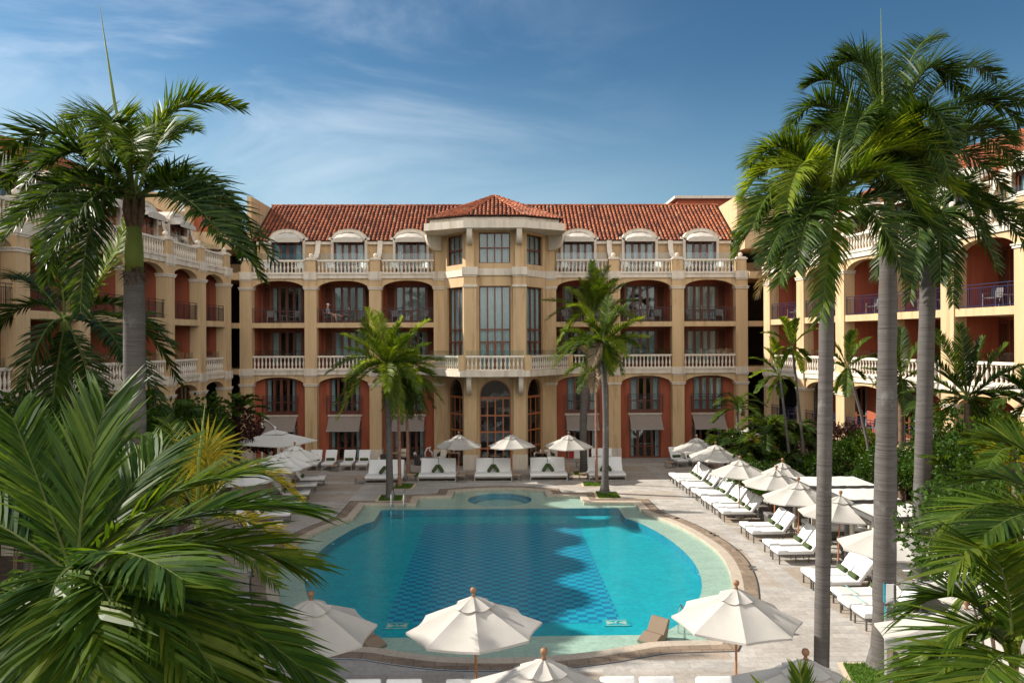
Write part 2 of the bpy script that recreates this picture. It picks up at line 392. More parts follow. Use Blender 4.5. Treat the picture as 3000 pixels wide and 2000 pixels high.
# ------------------------------------------------------------------ architecture helpers (local frame: x along, y into the building, z up)
def panel_T(A, B):
    A = V((A[0], A[1], 0)); B = V((B[0], B[1], 0)); d = (B - A).normalized()
    return Matrix.Translation(A) @ Matrix(((d.x, -d.y, 0, 0), (d.y, d.x, 0, 0), (0, 0, 1, 0), (0, 0, 0, 1)))
def holes_wall(mb, A, B, z0, z1, holes, th=0.3, mi=0):
    """straight wall A->B with rectangular holes (s0,s1,za,zb)"""
    L = (V(B[:2]) - V(A[:2])).length; old = mb.T
    T = panel_T(A, B); mb.T = old @ T if old else T
    xs = sorted({0, L} | {h[0] for h in holes} | {h[1] for h in holes}); zs = sorted({z0, z1} | {min(max(h[2], z0), z1) for h in holes} | {min(max(h[3], z0), z1) for h in holes})
    for i in range(len(xs) - 1):
        for j in range(len(zs) - 1):
            cx = (xs[i] + xs[i + 1]) / 2; cz = (zs[j] + zs[j + 1]) / 2
            if any(h[0] < cx < h[1] and h[2] < cz < h[3] for h in holes): continue
            for y in (0, th):
                mb.add([(xs[i], y, zs[j]), (xs[i + 1], y, zs[j]), (xs[i + 1], y, zs[j + 1]), (xs[i], y, zs[j + 1])], [(0, 1, 2, 3) if y == 0 else (3, 2, 1, 0)], mi)
    for (a, b, c, d) in holes:
        c = max(c, z0); d = min(d, z1)
        for q in ([(a, c), (a, d)], [(b, c), (b, d)], [(a, c), (b, c)], [(a, d), (b, d)]):
            (p, r), (u, w) = q
            mb.add([(p, 0, r), (u, 0, w), (u, th, w), (p, th, r)], [(0, 1, 2, 3)], mi)
    for x in (0, L): mb.add([(x, 0, z0), (x, th, z0), (x, th, z1), (x, 0, z1)], [(0, 1, 2, 3)], mi)
    for z in (z0, z1): mb.add([(0, 0, z), (L, 0, z), (L, th, z), (0, th, z)], [(0, 1, 2, 3)], mi)
    mb.T = old
def arch_pts(s0, s1, spring, crown, n=20):
    h = (s1 - s0) / 2; r = crown - spring; c = (s0 + s1) / 2
    if r < h * 0.98:      # segmental, from a circle
        R = (h * h + r * r) / (2 * r); out = []
        for i in range(n + 1):
            x = -h + 2 * h * i / n
            # flattened basket arch: steeper at the springing
            e = max(0.0, 1 - abs(x / h) ** 2.3) ** 0.62
            out.append((c + x, spring + r * e))
        return out
    return [(c - h * cos(pi * i / n), spring + r * sin(pi * i / n)) for i in range(n + 1)]
def arch_wall(mb, A, B, z0, z1, s0, s1, spring, crown, th=0.35, mi=0):
    L = (V(B[:2]) - V(A[:2])).length; old = mb.T
    T = panel_T(A, B); mb.T = old @ T if old else T
    pts = arch_pts(s0, s1, spring, crown)
    for y in (0, th):
        for (a, b) in ((0, s0), (s1, L)):
            if b - a > 1e-3: mb.add([(a, y, z0), (b, y, z0), (b, y, z1), (a, y, z1)], [(0, 1, 2, 3)], mi)
        for i in range(len(pts) - 1):
            (xa, za), (xb, zb) = pts[i], pts[i + 1]
            mb.add([(xa, y, za), (xb, y, zb), (xb, y, z1), (xa, y, z1)], [(0, 1, 2, 3)], mi)
    for i in range(len(pts) - 1):
        (xa, za), (xb, zb) = pts[i], pts[i + 1]
        mb.add([(xa, 0, za), (xb, 0, zb), (xb, th, zb), (xa, th, za)], [(0, 1, 2, 3)], mi)
    for x in (s0, s1):
        if spring > z0 + 0.01: mb.add([(x, 0, z0), (x, th, z0), (x, th, spring), (x, 0, spring)], [(0, 1, 2, 3)], mi)
    for x in (0, L): mb.add([(x, 0, z0), (x, th, z0), (x, th, z1), (x, 0, z1)], [(0, 1, 2, 3)], mi)
    mb.add([(0, 0, z1), (L, 0, z1), (L, th, z1), (0, th, z1)], [(0, 1, 2, 3)], mi)
    mb.T = old

BAL = [(0.055, 0), (0.055, 0.05), (0.03, 0.07), (0.045, 0.16), (0.062, 0.27), (0.055, 0.38), (0.03, 0.52), (0.028, 0.60), (0.045, 0.64), (0.05, 0.70), (0.05, 0.76)]
def balustrade_mesh(L):
    mb = MB(); n = max(2, int(round(L / 0.255)))
    for i in range(n):
        x = -L / 2 + (i + 0.5) * L / n
        mb.lathe([(r * 1.15, z * 0.96) for r, z in BAL], (x, 0, 0.03), 8)
    mb.box(-L / 2, L / 2, -0.085, 0.085, -0.02, 0.035)
    mb.rbox(-L / 2, L / 2, -0.105, 0.105, 0.74, 0.87, 0.03)
    return mb.mesh('balustrade', ['baluster'])
def cached(key, make):
    if key not in CH: CH[key] = make()
    return CH[key]
def railing_mesh(L, mat, h=0.95, ret=0.0):
    mb = MB()
    n = int(L / 0.115)
    for i in range(n + 1):
        x = -L / 2 + i * L / n
        mb.bar((x, 0, 0.06), (x, 0, h - 0.14), 0.014 if i % 6 else 0.035)
        if i % 6 == 0: mb.bar((x, 0, h - 0.14), (x, 0, h), 0.02)
    mb.bar((-L / 2, 0, 0.06), (L / 2, 0, 0.06), 0.03)
    mb.bar((-L / 2, 0, h - 0.14), (L / 2, 0, h - 0.14), 0.025)
    mb.bar((-L / 2, 0, h), (L / 2, 0, h), 0.045, 0.03)
    if ret:
        for x in (-L / 2, L / 2):
            for z in (0.06, h - 0.14, h): mb.bar((x, 0, z), (x, ret, z), 0.025)
            for k in range(1, 3): mb.bar((x, ret * k / 3, 0.06), (x, ret * k / 3, h - 0.14), 0.014)
    return mb.mesh('railing', [mat])
def door_meshes(w, h, kind='terrace', seed=0):
    """french doors / windows: frame mesh, pane mesh, curtain mesh; front plane y=0, sill z=0"""
    rn = random.Random(seed)
    fr = MB(); f = 0.07
    fr.box(-w / 2, -w / 2 + f, -0.02, 0.08, 0, h); fr.box(w / 2 - f, w / 2, -0.02, 0.08, 0, h)
    fr.box(-w / 2 + f, w / 2 - f, -0.02, 0.08, h - f, h); fr.box(-w / 2 + f, w / 2 - f, -0.02, 0.08, 0, 0.05)
    n = {'terrace': 4, 'dormer': 4, 'tall': 4, 'narrow': 3, 'arch': 4, 'win': 4, 'win3': 3}[kind]
    iw = (w - 2 * f) / n
    if kind in ('terrace', 'dormer'):
        for i in range(n):
            x0 = -w / 2 + f + i * iw + 0.004; x1 = x0 + iw - 0.008; st = 0.095 if i in (1, 2) else 0.06
            fr.box(x0, x0 + st, 0, 0.055, 0.05, h - f); fr.box(x1 - st, x1, 0, 0.055, 0.05, h - f)
            fr.box(x0 + st, x1 - st, 0, 0.055, h - f - 0.09, h - f); fr.box(x0 + st, x1 - st, 0, 0.055, 0.05, 0.05 + 0.16)
            fr.box(x0 + st, x1 - st, 0, 0.055, h * 0.31, h * 0.31 + 0.06)
    else:
        zs = {'tall': [1.75, 2.55], 'narrow': [1.75, 2.55], 'arch': [1.15, 2.25, 3.35], 'win': [h * 0.5], 'win3': [h * 0.5]}[kind]
        for i in range(1, n):
            x = -w / 2 + f + i * iw; fr.box(x - 0.04, x + 0.04, 0, 0.06, 0.05, h - f)
        for z in zs: fr.box(-w / 2 + f, w / 2 - f, -0.008, 0.068, z - 0.045, z + 0.045)
        if kind in ('tall', 'narrow'):
            for i in range(1, n):
                x = -w / 2 + f + i * iw; fr.box(x - 0.09, x + 0.09, -0.004, 0.064, 0.05, 1.75)
    pn = MB(); pn.box(-w / 2 + f, w / 2 - f, 0.026, 0.032, 0.05, h - f)
    cus = []; side = rn.choice([0.16, 0.24, 0.3]) if kind != 'dormer' else 0.3
    full = kind in ('tall', 'narrow', 'win', 'win3') or rn.random() < 0.35
    spans = [(-w / 2 + f, w / 2 - f)] if full else [(-w / 2 + f, -w / 2 + w * side), (w / 2 - w * side, w / 2 - f)]
    if kind == 'arch': spans = []
    for a, b in spans:
        cu = MB(); cus.append(cu); m = max(3, int((b - a) / 0.035)); top = h - f - 0.02; old = None
        for i in range(m + 1):
            x = a + (b - a) * i / m; y = 0.17 + 0.035 * sin(i * 1.9 + rn.random() * 0.8)
            if full and kind != 'tall' and abs(x) < 0.05 and rn.random() < 0.5: pass
            cur = (x, y)
            if old: cu.add([(old[0], old[1], 0.02), (cur[0], cur[1], 0.02), (cur[0], cur[1], top), (old[0], old[1], top)], [(0, 1, 2, 3)])
            old = cur
    hd = MB()
    if kind in ('terrace', 'dormer'):
        hd.box(-0.02, 0.10, -0.06, -0.035, 1.02, 1.045); hd.box(-0.012, 0.012, -0.035, 0.0, 0.94, 1.10)
    return (fr.mesh('door', ['wood']), pn.mesh('pane', ['glass']), [cu.mesh('curtain', ['curtain']) for cu in cus], hd.mesh('handle', ['chrome']) if hd.v else None)
def put_door(root, T, w, h, kind='terrace', seed=0, name='door'):
    fm, pm, cm, hm = cached(('door', round(w, 2), round(h, 2), kind, seed), lambda: door_meshes(w, h, kind, seed))
    o = bpy.data.objects.new(name, fm); COL.objects.link(o); o.parent = root; o.matrix_local = T
    link('pane', pm, o)
    for q in cm: link('curtain', q, o)
    if hm: link('handle', hm, o)
    return o
def Tl(x, y, z, rz=0): return Matrix.Translation((x, y, z)) @ Matrix.Rotation(rz, 4, 'Z')
def put(root, name, me, T):
    o = bpy.data.objects.new(name, me); COL.objects.link(o); o.parent = root; o.matrix_local = T; return o

# roof tiles laid over a slope: columns of half-round cover tiles, each one an island of its own
def tile_slope(mb, org, u, v, width, span, pitch=0.29, row=0.42, rr=0.092, seed=1):
    """span(s) -> (t0,t1): the run of the slope at distance s along the eave"""
    rn = random.Random(seed)
    u = V(u).normalized(); v = V(v).normalized(); n = u.cross(v).normalized()
    if n.z < 0: n = -n
    org = V(org); cols = int(width / pitch); off = (width - cols * pitch) / 2 + pitch / 2
    for c in range(cols):
        s = off + c * pitch; t0, t1 = span(s)
        if t1 - t0 < 0.15: continue
        t = t0
        while t < t1 - 0.05:
            e = min(t + row * 1.12, t1 + 0.03); j = rn.uniform(-0.014, 0.014); ra = rr * rn.uniform(0.97, 1.04)
            vs = []; m = 5
            for (tt, r, lift) in ((t, ra, 0.035), (e, ra * 0.82, 0.005)):
                for k in range(m + 1):
                    a = pi * k / m
                    vs.append(org + u * (s + j + r * cos(a)) + v * tt + n * (r * sin(a) * 0.95 + lift))
            fs = [(k, k + 1, m + 2 + k, m + 1 + k) for k in range(m)] + [tuple(range(m + 1))]
            mb.add(vs, fs); t += row
def ridge_tiles(mb, a, b, r=0.13, row=0.4):
    a = V(a); b = V(b); L = (b - a).length; d = (b - a) / L; n = max(1, int(L / row))
    side = d.cross(V((0, 0, 1))).normalized(); up = side.cross(d).normalized()
    for i in range(n):
        p = a + d * (i * L / n); q = a + d * ((i + 1.1) * L / n); vs = []
        for (c, rr, l) in ((p, r, 0.03), (q, r * 0.88, 0.0)):
            for k in range(7):
                an = pi * k / 6; vs.append(c + side * rr * cos(an) + up * (rr * sin(an) + l))
        mb.add(vs, [(k, k + 1, k + 8, k + 7) for k in range(6)] + [tuple(range(7))])

SP1, CR1, SP2, CR2 = 5.17, 5.72, 11.6, 12.16
def pier(root, x, top=True, w=0.8, d=0.62, ball=True, y0=0.0):
    mb = MB(); h = w / 2
    mb.box(x - h, x + h, y0, y0 + d, 0.85, 12.7, 0)
    mb.box(x - h - 0.04, x + h + 0.04, y0 - 0.05, y0 + d, 0, 0.87, 1)
    for z in (SP1, SP2):
        mb.box(x - h - 0.05, x + h + 0.05, y0 - 0.05, y0 + d + 0.02, z - 0.05, z + 0.06, 1)
        mb.box(x - h - 0.09, x + h + 0.09, y0 - 0.09, y0 + d + 0.04, z + 0.06, z + 0.12, 1)
    for za, zb in ((5.84, 6.30), (12.24, 12.74)):
        mb.box(x - h - 0.05, x + h + 0.05, y0 - 0.08, y0 + d + 0.01, za, zb, 1)
        mb.box(x - h - 0.015, x + h + 0.015, y0 - 0.035, y0 + d + 0.005, za - 0.09, za, 1)
    if top:
        mb.box(x - 0.33, x + 0.33, y0 + 0.03, y0 + 0.55, 12.74, 13.52, 0)
        mb.box(x - 0.39, x + 0.39, y0 - 0.02, y0 + 0.6, 13.52, 13.62, 1); mb.box(x - 0.3, x + 0.3, y0 + 0.06, y0 + 0.52, 13.62, 13.70, 1)
        if ball: mb.ball((x, y0 + 0.29, 13.85), 0.155, 1)
    mb.obj('pier', ['stucco_tan', 'stucco_white'], root)

def shutters(root, x, w, y, z, h):
    mb = MB()
    for s in (-1, 1):
        a = x + s * (w / 2 + 0.03); b = a + s * 0.5; lo, hi = min(a, b), max(a, b)
        me = MB(); me.box(lo, lo + 0.05, y - 0.06, y - 0.015, z, z + h); me.box(hi - 0.05, hi, y - 0.06, y - 0.015, z, z + h)
        me.box(lo + 0.05, hi - 0.05, y - 0.06, y - 0.015, z, z + 0.08); me.box(lo + 0.05, hi - 0.05, y - 0.06, y - 0.015, z + h - 0.08, z + h)
        k = int((h - 0.16) / 0.075)
        for i in range(k):
            zz = z + 0.08 + i * 0.075
            me.add([(lo + 0.05, y - 0.055, zz), (hi - 0.05, y - 0.055, zz), (hi - 0.05, y - 0.02, zz + 0.07), (lo + 0.05, y - 0.02, zz + 0.07)], [(0, 1, 2, 3)])
        me.obj('shutter', ['shutter'], root)

def dormer(root, x, seed):
    w = 1.08; pts = [(x - 1.26, 12.66), (x - 1.26, 15.25)] + [(x + p, q) for p, q in arch_pts(-1.26, 1.26, 15.25, 15.93, 14)] + [(x + 1.26, 12.66)]
    inner = [(x + p, q) for p, q in arch_pts(-w, w, 15.05, 15.68, 14)]
    mb = MB()
    outer = [(x + p, q) for p, q in arch_pts(-1.26, 1.26, 15.25, 15.93, 14)]
    for y in (2.3, 2.62):
        mb.add([(p[0], y, p[1]) for p in inner] + [(p[0], y, p[1]) for p in outer], [(i, i + 1, 16 + i, 15 + i) for i in range(14)])
    mb.add([(p[0], 2.3, p[1]) for p in inner] + [(p[0], 2.62, p[1]) for p in inner], [(i, i + 1, 16 + i, 15 + i) for i in range(14)])
    mb.add([(p[0], 2.26, p[1]) for p in outer] + [(p[0], 5.2, p[1]) for p in outer], [(i, i + 1, 16 + i, 15 + i) for i in range(14)])
    for s in (-1, 1):
        mb.box(min(x + s * w, x + s * 1.26), max(x + s * w, x + s * 1.26), 2.3, 2.62, 12.66, 15.25)
        a = x + s * 1.26; b = x + s * 1.42
        mb.box(min(a, b), max(a, b), 2.28, 4.4, 15.15, 15.33)
    d = mb.obj('dormer', ['stucco_white'], root)
    put_door(root, Tl(x, 2.52, 12.68), 2 * w, 2.42, 'dormer', seed)
    cn = MB(); n = 14; rows = 5; vs = []
    for j in range(rows + 1):
        t = j / rows
        for i in range(n + 1):
            a = pi * i / n; ca, sa = cos(a), sin(a) ** 0.75
            vs.append((x - ca * (1.02 + 0.02 * t), 2.42 - 0.72 * t, 15.05 + 0.62 * sa * (1 - 0.62 * t ** 1.6) + 0.015 * sin(i * 2.1 + seed)))
    fs = [(j * (n + 1) + i, j * (n + 1) + i + 1, (j + 1) * (n + 1) + i + 1, (j + 1) * (n + 1) + i) for j in range(rows) for i in range(n)]
    cn.add(vs, fs)
    top = vs[rows * (n + 1):]
    cn.add(top + [(p[0], p[1] - 0.01, 14.93) for p in top], [(i, i + 1, n + 2 + i, n + 1 + i) for i in range(n)])
    cn.obj('dormer_awning', ['dormer_cloth'], root, smooth=True, fix=False)

def rib(root, x):
    """curved party wall sweeping from the attic wall down to the terrace post"""
    c = [(2.62, 12.66), (2.62, 15.02)]
    for i in range(9):
        t = i / 8; c.append((2.35 - 1.8 * t ** 1.9, 15.02 - 1.42 * (1 - (1 - t) ** 1.8)))
    c.append((0.55, 12.66))
    mb = MB(); mb.prism(c, 'x', x - 0.09, x + 0.09, 0)
    top = c[1:-1]
    for i in range(len(top) - 1):
        (ya, za), (yb, zb) = top[i], top[i + 1]
        mb.add([(x + sx, p[0], p[1] + dz) for p in (top[i], top[i + 1]) for sx in (-0.17, 0.17) for dz in (0.0, 0.09)], [(0, 1, 3, 2), (4, 5, 7, 6), (1, 3, 7, 5), (0, 1, 5, 4), (2, 3, 7, 6), (0, 2, 6, 4)], 1)
    mb.obj('party_wall', ['stucco_tan', 'stucco_white'], root)

def bay(root, xa, xb, wing, seed, iron, rise=None, cut=None, detail=True):
    a, b = xa + 0.4, xb - 0.4; cx = (xa + xb) / 2; L = b - a
    r1 = CR1 - SP1; r2 = CR2 - SP2; s1, s2 = SP1, SP2
    for sp, zt, cr in ((SP1, 5.88, CR1), (SP2, 12.30, CR2)):
        mb = MB(); arch_wall(mb, (a, 0.12), (b, 0.12), sp, zt, 0, L, sp + 0.02, cr, 0.4); mb.obj('arch', ['stucco_tan'], root)
    for z0, z1 in ((5.88, 6.23), (12.30, 12.64)):
        mb = MB(); mb.box(a, b, 0.03, 0.5, z0, z1, 0); mb.box(a, b, -0.02, 0.1, z1 - 0.08, z1 + 0.032, 0); mb.obj('cornice_band', ['stucco_white'], root)
    for y0, y1, z0, z1 in ((0.5, 2.25, 6.0, 6.24), (0.06, 2.25, 9.02, 9.35), (0.5, 2.6, 12.38, 12.65)):
        mb = MB(); mb.box(a, b, y0, y1, z0, z1, 0); mb.obj('floor_slab', ['stucco_tan'], root)
    la, lb = (a, b) if not cut else cut
    if lb - la > 0.5:
        link('balustrade', cached(('bal', round(lb - la, 1)), lambda: balustrade_mesh(round(lb - la, 1))), root, ((la + lb) / 2, 0.22, 6.28))
    link('balustrade', cached(('bal', round(L, 1)), lambda: balustrade_mesh(round(L, 1))), root, (cx, 0.22, 12.68))
    gl = MB(); gl.box(a + 0.05, b - 0.05, 0.42, 0.432, 13.0, 14.02); gl.obj('glass_screen', ['clear_glass'], root)
    if la < lb - 0.5: gl = MB(); gl.box(la + 0.05, lb - 0.05, 0.42, 0.432, 6.6, 7.52); gl.obj('glass_screen', ['clear_glass'], root)
    link('railing', cached(('rail', round(L, 1), iron), lambda: railing_mesh(round(L, 1), iron)), root, (cx, 0.16, 9.36))
    # back walls
    dw, dh = 2.2, 2.62; cd = cx
    mb = MB(); hs = []
    for z in (6.25, 9.36): hs.append((cd - dw / 2 - xa, cd + dw / 2 - xa, z, z + dh))
    holes_wall(mb, (xa, 2.2), (xb, 2.2), 6.24, 12.4, hs, 0.25)
    mb.obj('back_wall', ['stucco_red'], root)
    for k, z in enumerate((6.25, 9.36)):
        put_door(root, Tl(cd, 2.24, z), dw, dh, 'terrace', (seed * 4 + k * 3) % 9)
        shutters(root, cd, dw, 2.2, z, dh)
    mb = MB()
    if wing:
        mb.box(a, b, 0.0, 2.25, 2.72, 3.05, 0)
        mb.obj('floor_slab', ['stucco_tan'], root)
        link('railing', cached(('rail', round(L, 1), iron), lambda: railing_mesh(round(L, 1), iron)), root, (cx, 0.12, 3.06))
        mb = MB(); holes_wall(mb, (xa, 2.2), (xb, 2.2), 0, 6.0, [(cd - 1.1 - xa, cd + 1.1 - xa, 0.02, 2.4), (cd - 1.1 - xa, cd + 1.1 - xa, 3.06, 5.5)], 0.25)
        mb.obj('back_wall', ['stucco_red'], root)
        put_door(root, Tl(cd, 2.24, 3.06), 2.2, 2.44, 'terrace', (seed * 2 + 1) % 9); put_door(root, Tl(cd, 2.24, 0.02), 2.2, 2.38, 'terrace', (seed + 2) % 5)
    else:
        mb = MB(); holes_wall(mb, (xa, 0.66), (xb, 0.66), 0, 6.0, [(cd - 1.08 - xa, cd + 1.08 - xa, 0.02, 2.75), (cd - 1.05 - xa, cd + 1.05 - xa, 3.2, 5.68)], 0.25)
        mb.obj('back_wall', ['stucco_red'], root)
        put_door(root, Tl(cd, 0.72, 3.2), 2.1, 2.48, 'terrace', (seed * 2 + 1) % 9); put_door(root, Tl(cd, 0.74, 0.02), 2.16, 2.73, 'terrace', 3)
        link('railing', cached(('jul', iron), lambda: railing_mesh(2.35, iron, 1.25, 0.28)), root, (cd, 0.36, 3.2))
        mb = MB(); mb.box(cd - 1.15, cd + 1.15, 0.56, 0.66, 3.05, 3.17); mb.obj('sill', ['stucco_white'], root)
        mb = MB(); y1, z1 = -0.28, 2.16
        mb.add([(cd - 1.08, 0.55, 3.04), (cd + 1.08, 0.55, 3.04), (cd + 1.08, y1, z1), (cd - 1.08, y1, z1), (cd - 1.08, 0.55, 3.01), (cd + 1.08, 0.55, 3.01), (cd + 1.08, y1, z1 - 0.03), (cd - 1.08, y1, z1 - 0.03)],
               [(0, 1, 2, 3), (4, 5, 6, 7), (0, 1, 5, 4), (2, 3, 7, 6), (1, 2, 6, 5), (0, 3, 7, 4)], 0)
        for s in (-1, 1): mb.bar((cd + s * 1.1, 0.6, 2.42), (cd + s * 1.1, y1, z1), 0.025, mi=1)
        mb.bar((cd - 1.1, y1, z1 - 0.02), (cd + 1.1, y1, z1 - 0.02), 0.04, mi=1)
        mb.obj('awning', ['awning', 'frame_light'], root)
    # room interiors
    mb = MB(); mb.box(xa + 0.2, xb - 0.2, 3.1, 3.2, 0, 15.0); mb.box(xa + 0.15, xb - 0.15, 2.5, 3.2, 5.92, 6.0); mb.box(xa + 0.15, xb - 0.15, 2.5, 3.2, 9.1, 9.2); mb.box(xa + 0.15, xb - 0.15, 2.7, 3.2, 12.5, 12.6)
    mb.obj('room_interior', ['interior_shade'], root)
    # attic
    mb = MB(); holes_wall(mb, (xa, 2.6), (xb, 2.6), 12.6, 14.86, [(cx - 1.1 - xa, cx + 1.1 - xa, 12.6, 15.2)], 0.25)
    mb.obj('attic_wall', ['stucco_tan'], root)
    for (p, q) in ((xa, cx - 1.26), (cx + 1.26, xb)):
        mb = MB(); mb.box(p, q, 2.42, 2.9, 14.86, 15.06); mb.obj('eave_cornice', ['stucco_white'], root)
    dormer(root, cx, seed % 5)
def party(root, x):
    for za, zb in ((6.24, 9.02), (9.35, 12.38)):
        mb = MB(); mb.box(x - 0.39, x + 0.39, 0.62, 2.19, za, zb); mb.obj('side_wall', ['stucco_red'], root)

def main_roof(root, x0, x1, skip, y0=2.35, z0=15.08, y1=7.3, z1=18.35, seed=3, hip0=0, hip1=0):
    mb = MB(); v = V((0, y1 - y0, z1 - z0)); L = v.length
    def span(s):
        x = x0 + s; t0 = 0
        for (a, b, ym) in skip:
            if a < x < b: t0 = max(t0, (ym - y0) / (y1 - y0) * L)
        t1 = L
        if hip0 and s < hip0: t1 = L * s / hip0
        if hip1 and (x1 - x) < hip1: t1 = L * (x1 - x) / hip1
        return t0, t1
    tile_slope(mb, (x0, y0, z0), (1, 0, 0), v, x1 - x0, span, seed=seed)
    ridge_tiles(mb, (x0 + hip0, y1, z1), (x1 - hip1, y1, z1))
    if hip0: ridge_tiles(mb, (x0, y0, z0), (x0 + hip0, y1, z1))
    if hip1: ridge_tiles(mb, (x1, y0, z0), (x1 - hip1, y1, z1))
    mb.obj('roof', ['roof_tile'], root)
    mb = MB()
    mb.add([(x0, y0 + .02, z0), (x1, y0 + .02, z0), (x1 - hip1, y1, z1), (x0 + hip0, y1, z1), (x0, 2 * y1 - y0, z0), (x1, 2 * y1 - y0, z0)],
           [(0, 1, 2, 3), (3, 2, 5, 4), (0, 3, 4), (1, 5, 2), (0, 4, 5, 1)])
    mb.obj('roof_base', ['roof_base'], root, fix=True)

# ------------------------------------------------------------------ central hotel building
FY = 53.3
hotel = empty('hotel_building', (0, FY, 0), 0, 'four-storey tan and terracotta hotel block with arcades and a projecting window tower behind the pool', 'hotel')
PX = [-16.6, -12.3, -8.0, -3.7, 3.7, 8.0, 12.3, 16.6]
for x in PX: pier(hotel, x, top=abs(x) > 4)
for x in PX:
    if abs(x) < 16: party(hotel, x)
    else: party(hotel, x + (0.0 if x > 0 else 0.0))
for x in PX:
    if 4 < abs(x) < 16.5: rib(hotel, x)
k = 0
for i in (0, 1, 2, 4, 5, 6):
    cut = None
    if i == 2: cut = (-7.6, -5.25)
    if i == 4: cut = (5.25, 7.6)
    bay(hotel, PX[i], PX[i + 1], False, k, 'iron', cut=cut); k += 1
main_roof(hotel, -16.9, 17.0, [(a - 1.3, a + 1.3, 3.15) for a in [(PX[i] + PX[i + 1]) / 2 for i in (0, 1, 2, 4, 5, 6)]] + [(-3.9, 3.9, 3.0)])
mb = MB(); mb.box(-17.2, -16.9, 2.3, 12, 12.6, 18.2); mb.box(17.0, 17.3, 2.3, 12, 12.6, 18.2); mb.box(-16.9, 17.0, 11.9, 12.1, 0, 15); mb.box(-17.0, -16.7, 2.2, 12, 0, 12.6); mb.box(16.7, 17.0, 2.2, 12, 0, 12.6)
mb.obj('gable_wall', ['stucco_tan'], hotel)
# --- tower
tw = MB()
for (A, B, w) in (((-3.42, 0.05), (-1.85, -2.2), 1.95), ((1.85, -2.2), (3.42, 0.05), 1.95), ((-1.3, -2.5), (1.3, -2.5), 2.0)):
    L = (V(B) - V(A)).length; c = L / 2; h = w / 2
    g = w / 2 if w > 1.96 else 0.92
    arch_wall(tw, A, B, 0, 5.95, c - g, c + g, 4.62 if w > 1.96 else 4.72, 5.62, 0.35)
    holes_wall(tw, A, B, 5.95, 15.3, [(c - h, c + h, 6.27, 11.6), (c - h, c + h, 13.05, 15.0)], 0.35)
tw.obj('tower_wall', ['stucco_tan'], hotel)
for (A, B, w, kd, kw) in (((-3.42, 0.05), (-1.85, -2.2), 1.95, 'narrow', 'win3'), ((1.85, -2.2), (3.42, 0.05), 1.95, 'narrow', 'win3'), ((-1.3, -2.5), (1.3, -2.5), 2.0, 'tall', 'win')):
    T = panel_T(A, B); L = (V(B) - V(A)).length
    put_door(hotel, T @ Tl(L / 2, 0.16, 6.27), w, 5.33, kd, 1, 'window')
    put_door(hotel, T @ Tl(L / 2, 0.16, 13.05), w, 1.95, kw, 2, 'window')
    # arched timber window
    g = w / 2 if w > 1.96 else 0.92; sp = 4.62 if w > 1.96 else 4.72
    fr = MB(); pts = arch_pts(-g, g, sp, 5.62, 18); pin = arch_pts(-g + 0.08, g - 0.08, sp, 5.54, 18)
    for y in (0, 0.08): fr.add([(p[0], y, p[1]) for p in pin] + [(p[0], y, p[1]) for p in pts], [(i, i + 1, 20 + i, 19 + i) for i in range(18)])
    fr.add([(p[0], 0, p[1]) for p in pin] + [(p[0], 0.08, p[1]) for p in pin], [(i, i + 1, 20 + i, 19 + i) for i in range(18)])
    for s in (-1, 1): fr.box(min(s * g, s * (g - 0.08)), max(s * g, s * (g - 0.08)), 0, 0.08, 0, sp)
    zz = 4.35; fr.box(-g + .08, g - .08, 0, 0.07, zz, zz + 0.14)
    nn = 4 if w > 1.96 else 3
    for i in range(1, nn): x = -g + 2 * g * i / nn; fr.box(x - 0.04, x + 0.04, 0.01, 0.06, 0.1, zz)
    for z in (0.0, 1.15, 2.2, 3.25): fr.box(-g + .08, g - .08, 0.003, 0.066, z, z + 0.1)
    fo = fr.mesh('window', ['wood_red' if 'wood_red' in M else 'wood']); o = put(hotel, 'window', fo, T @ Tl(L / 2, 0.16, 0.02))
    pn = MB(); pp = [(-g + .04, 0.05)] + arch_pts(-g + .04, g - .04, sp, 5.58, 18) + [(g - .04, 0.05)]
    pn.prism(pp, 'y', 0.03, 0.04); link('pane', pn.mesh('pane', ['glass']), o)
mb = MB()
for s in (-1, 1):
    x = s * 1.56
    mb.box(x - 0.4, x + 0.4, -2.98, -2.3, 0.87, 12.3, 0); mb.box(x - 0.27, x + 0.27, -2.9, -2.3, 12.7, 15.1, 0)
    mb.box(x - 0.47, x + 0.47, -3.05, -2.3, 0, 0.9, 1); mb.box(x - 0.46, x + 0.46, -3.06, -2.3, 11.5, 11.66, 1)
    mb.box(x - 0.5, x + 0.5, -3.1, -2.3, 12.27, 12.76, 1); mb.box(x - 0.44, x + 0.44, -3.03, -2.3, 12.17, 12.27, 1)
    x = s * 3.7
    mb.box(x - 0.3, x + 0.3, 0.02, 0.6, 12.74, 15.2, 0)
mb.obj('tower_pier', ['stucco_tan', 'stucco_white'], hotel)
mb = MB()
for (A, B) in (((-3.40, 0.0), (-1.95, -2.15)), ((1.95, -2.15), (3.40, 0.0)), ((-1.1, -2.58), (1.1, -2.58))):
    mb.T = panel_T(A, B); L = (V(B) - V(A)).length; mb.box(-0.05, L + 0.05, -0.03, 0.1, 12.27, 12.7); mb.T = None
mb.obj('tower_band', ['stucco_white'], hotel)
mb = MB(); mb.prism([(-4.5, 3.0), (-4.5, -2.4), (-1.93, -3.8), (1.93, -3.8), (4.5, -2.4), (4.5, 3.0)], 'z', 15.12, 15.58)
mb.prism([(-4.15, 3.0), (-4.15, -2.15), (-1.8, -3.45), (1.8, -3.45), (4.15, -2.15), (4.15, 3.0)], 'z', 15.58, 15.84); mb.obj('tower_cornice', ['stucco_white'], hotel)
mb = MB()
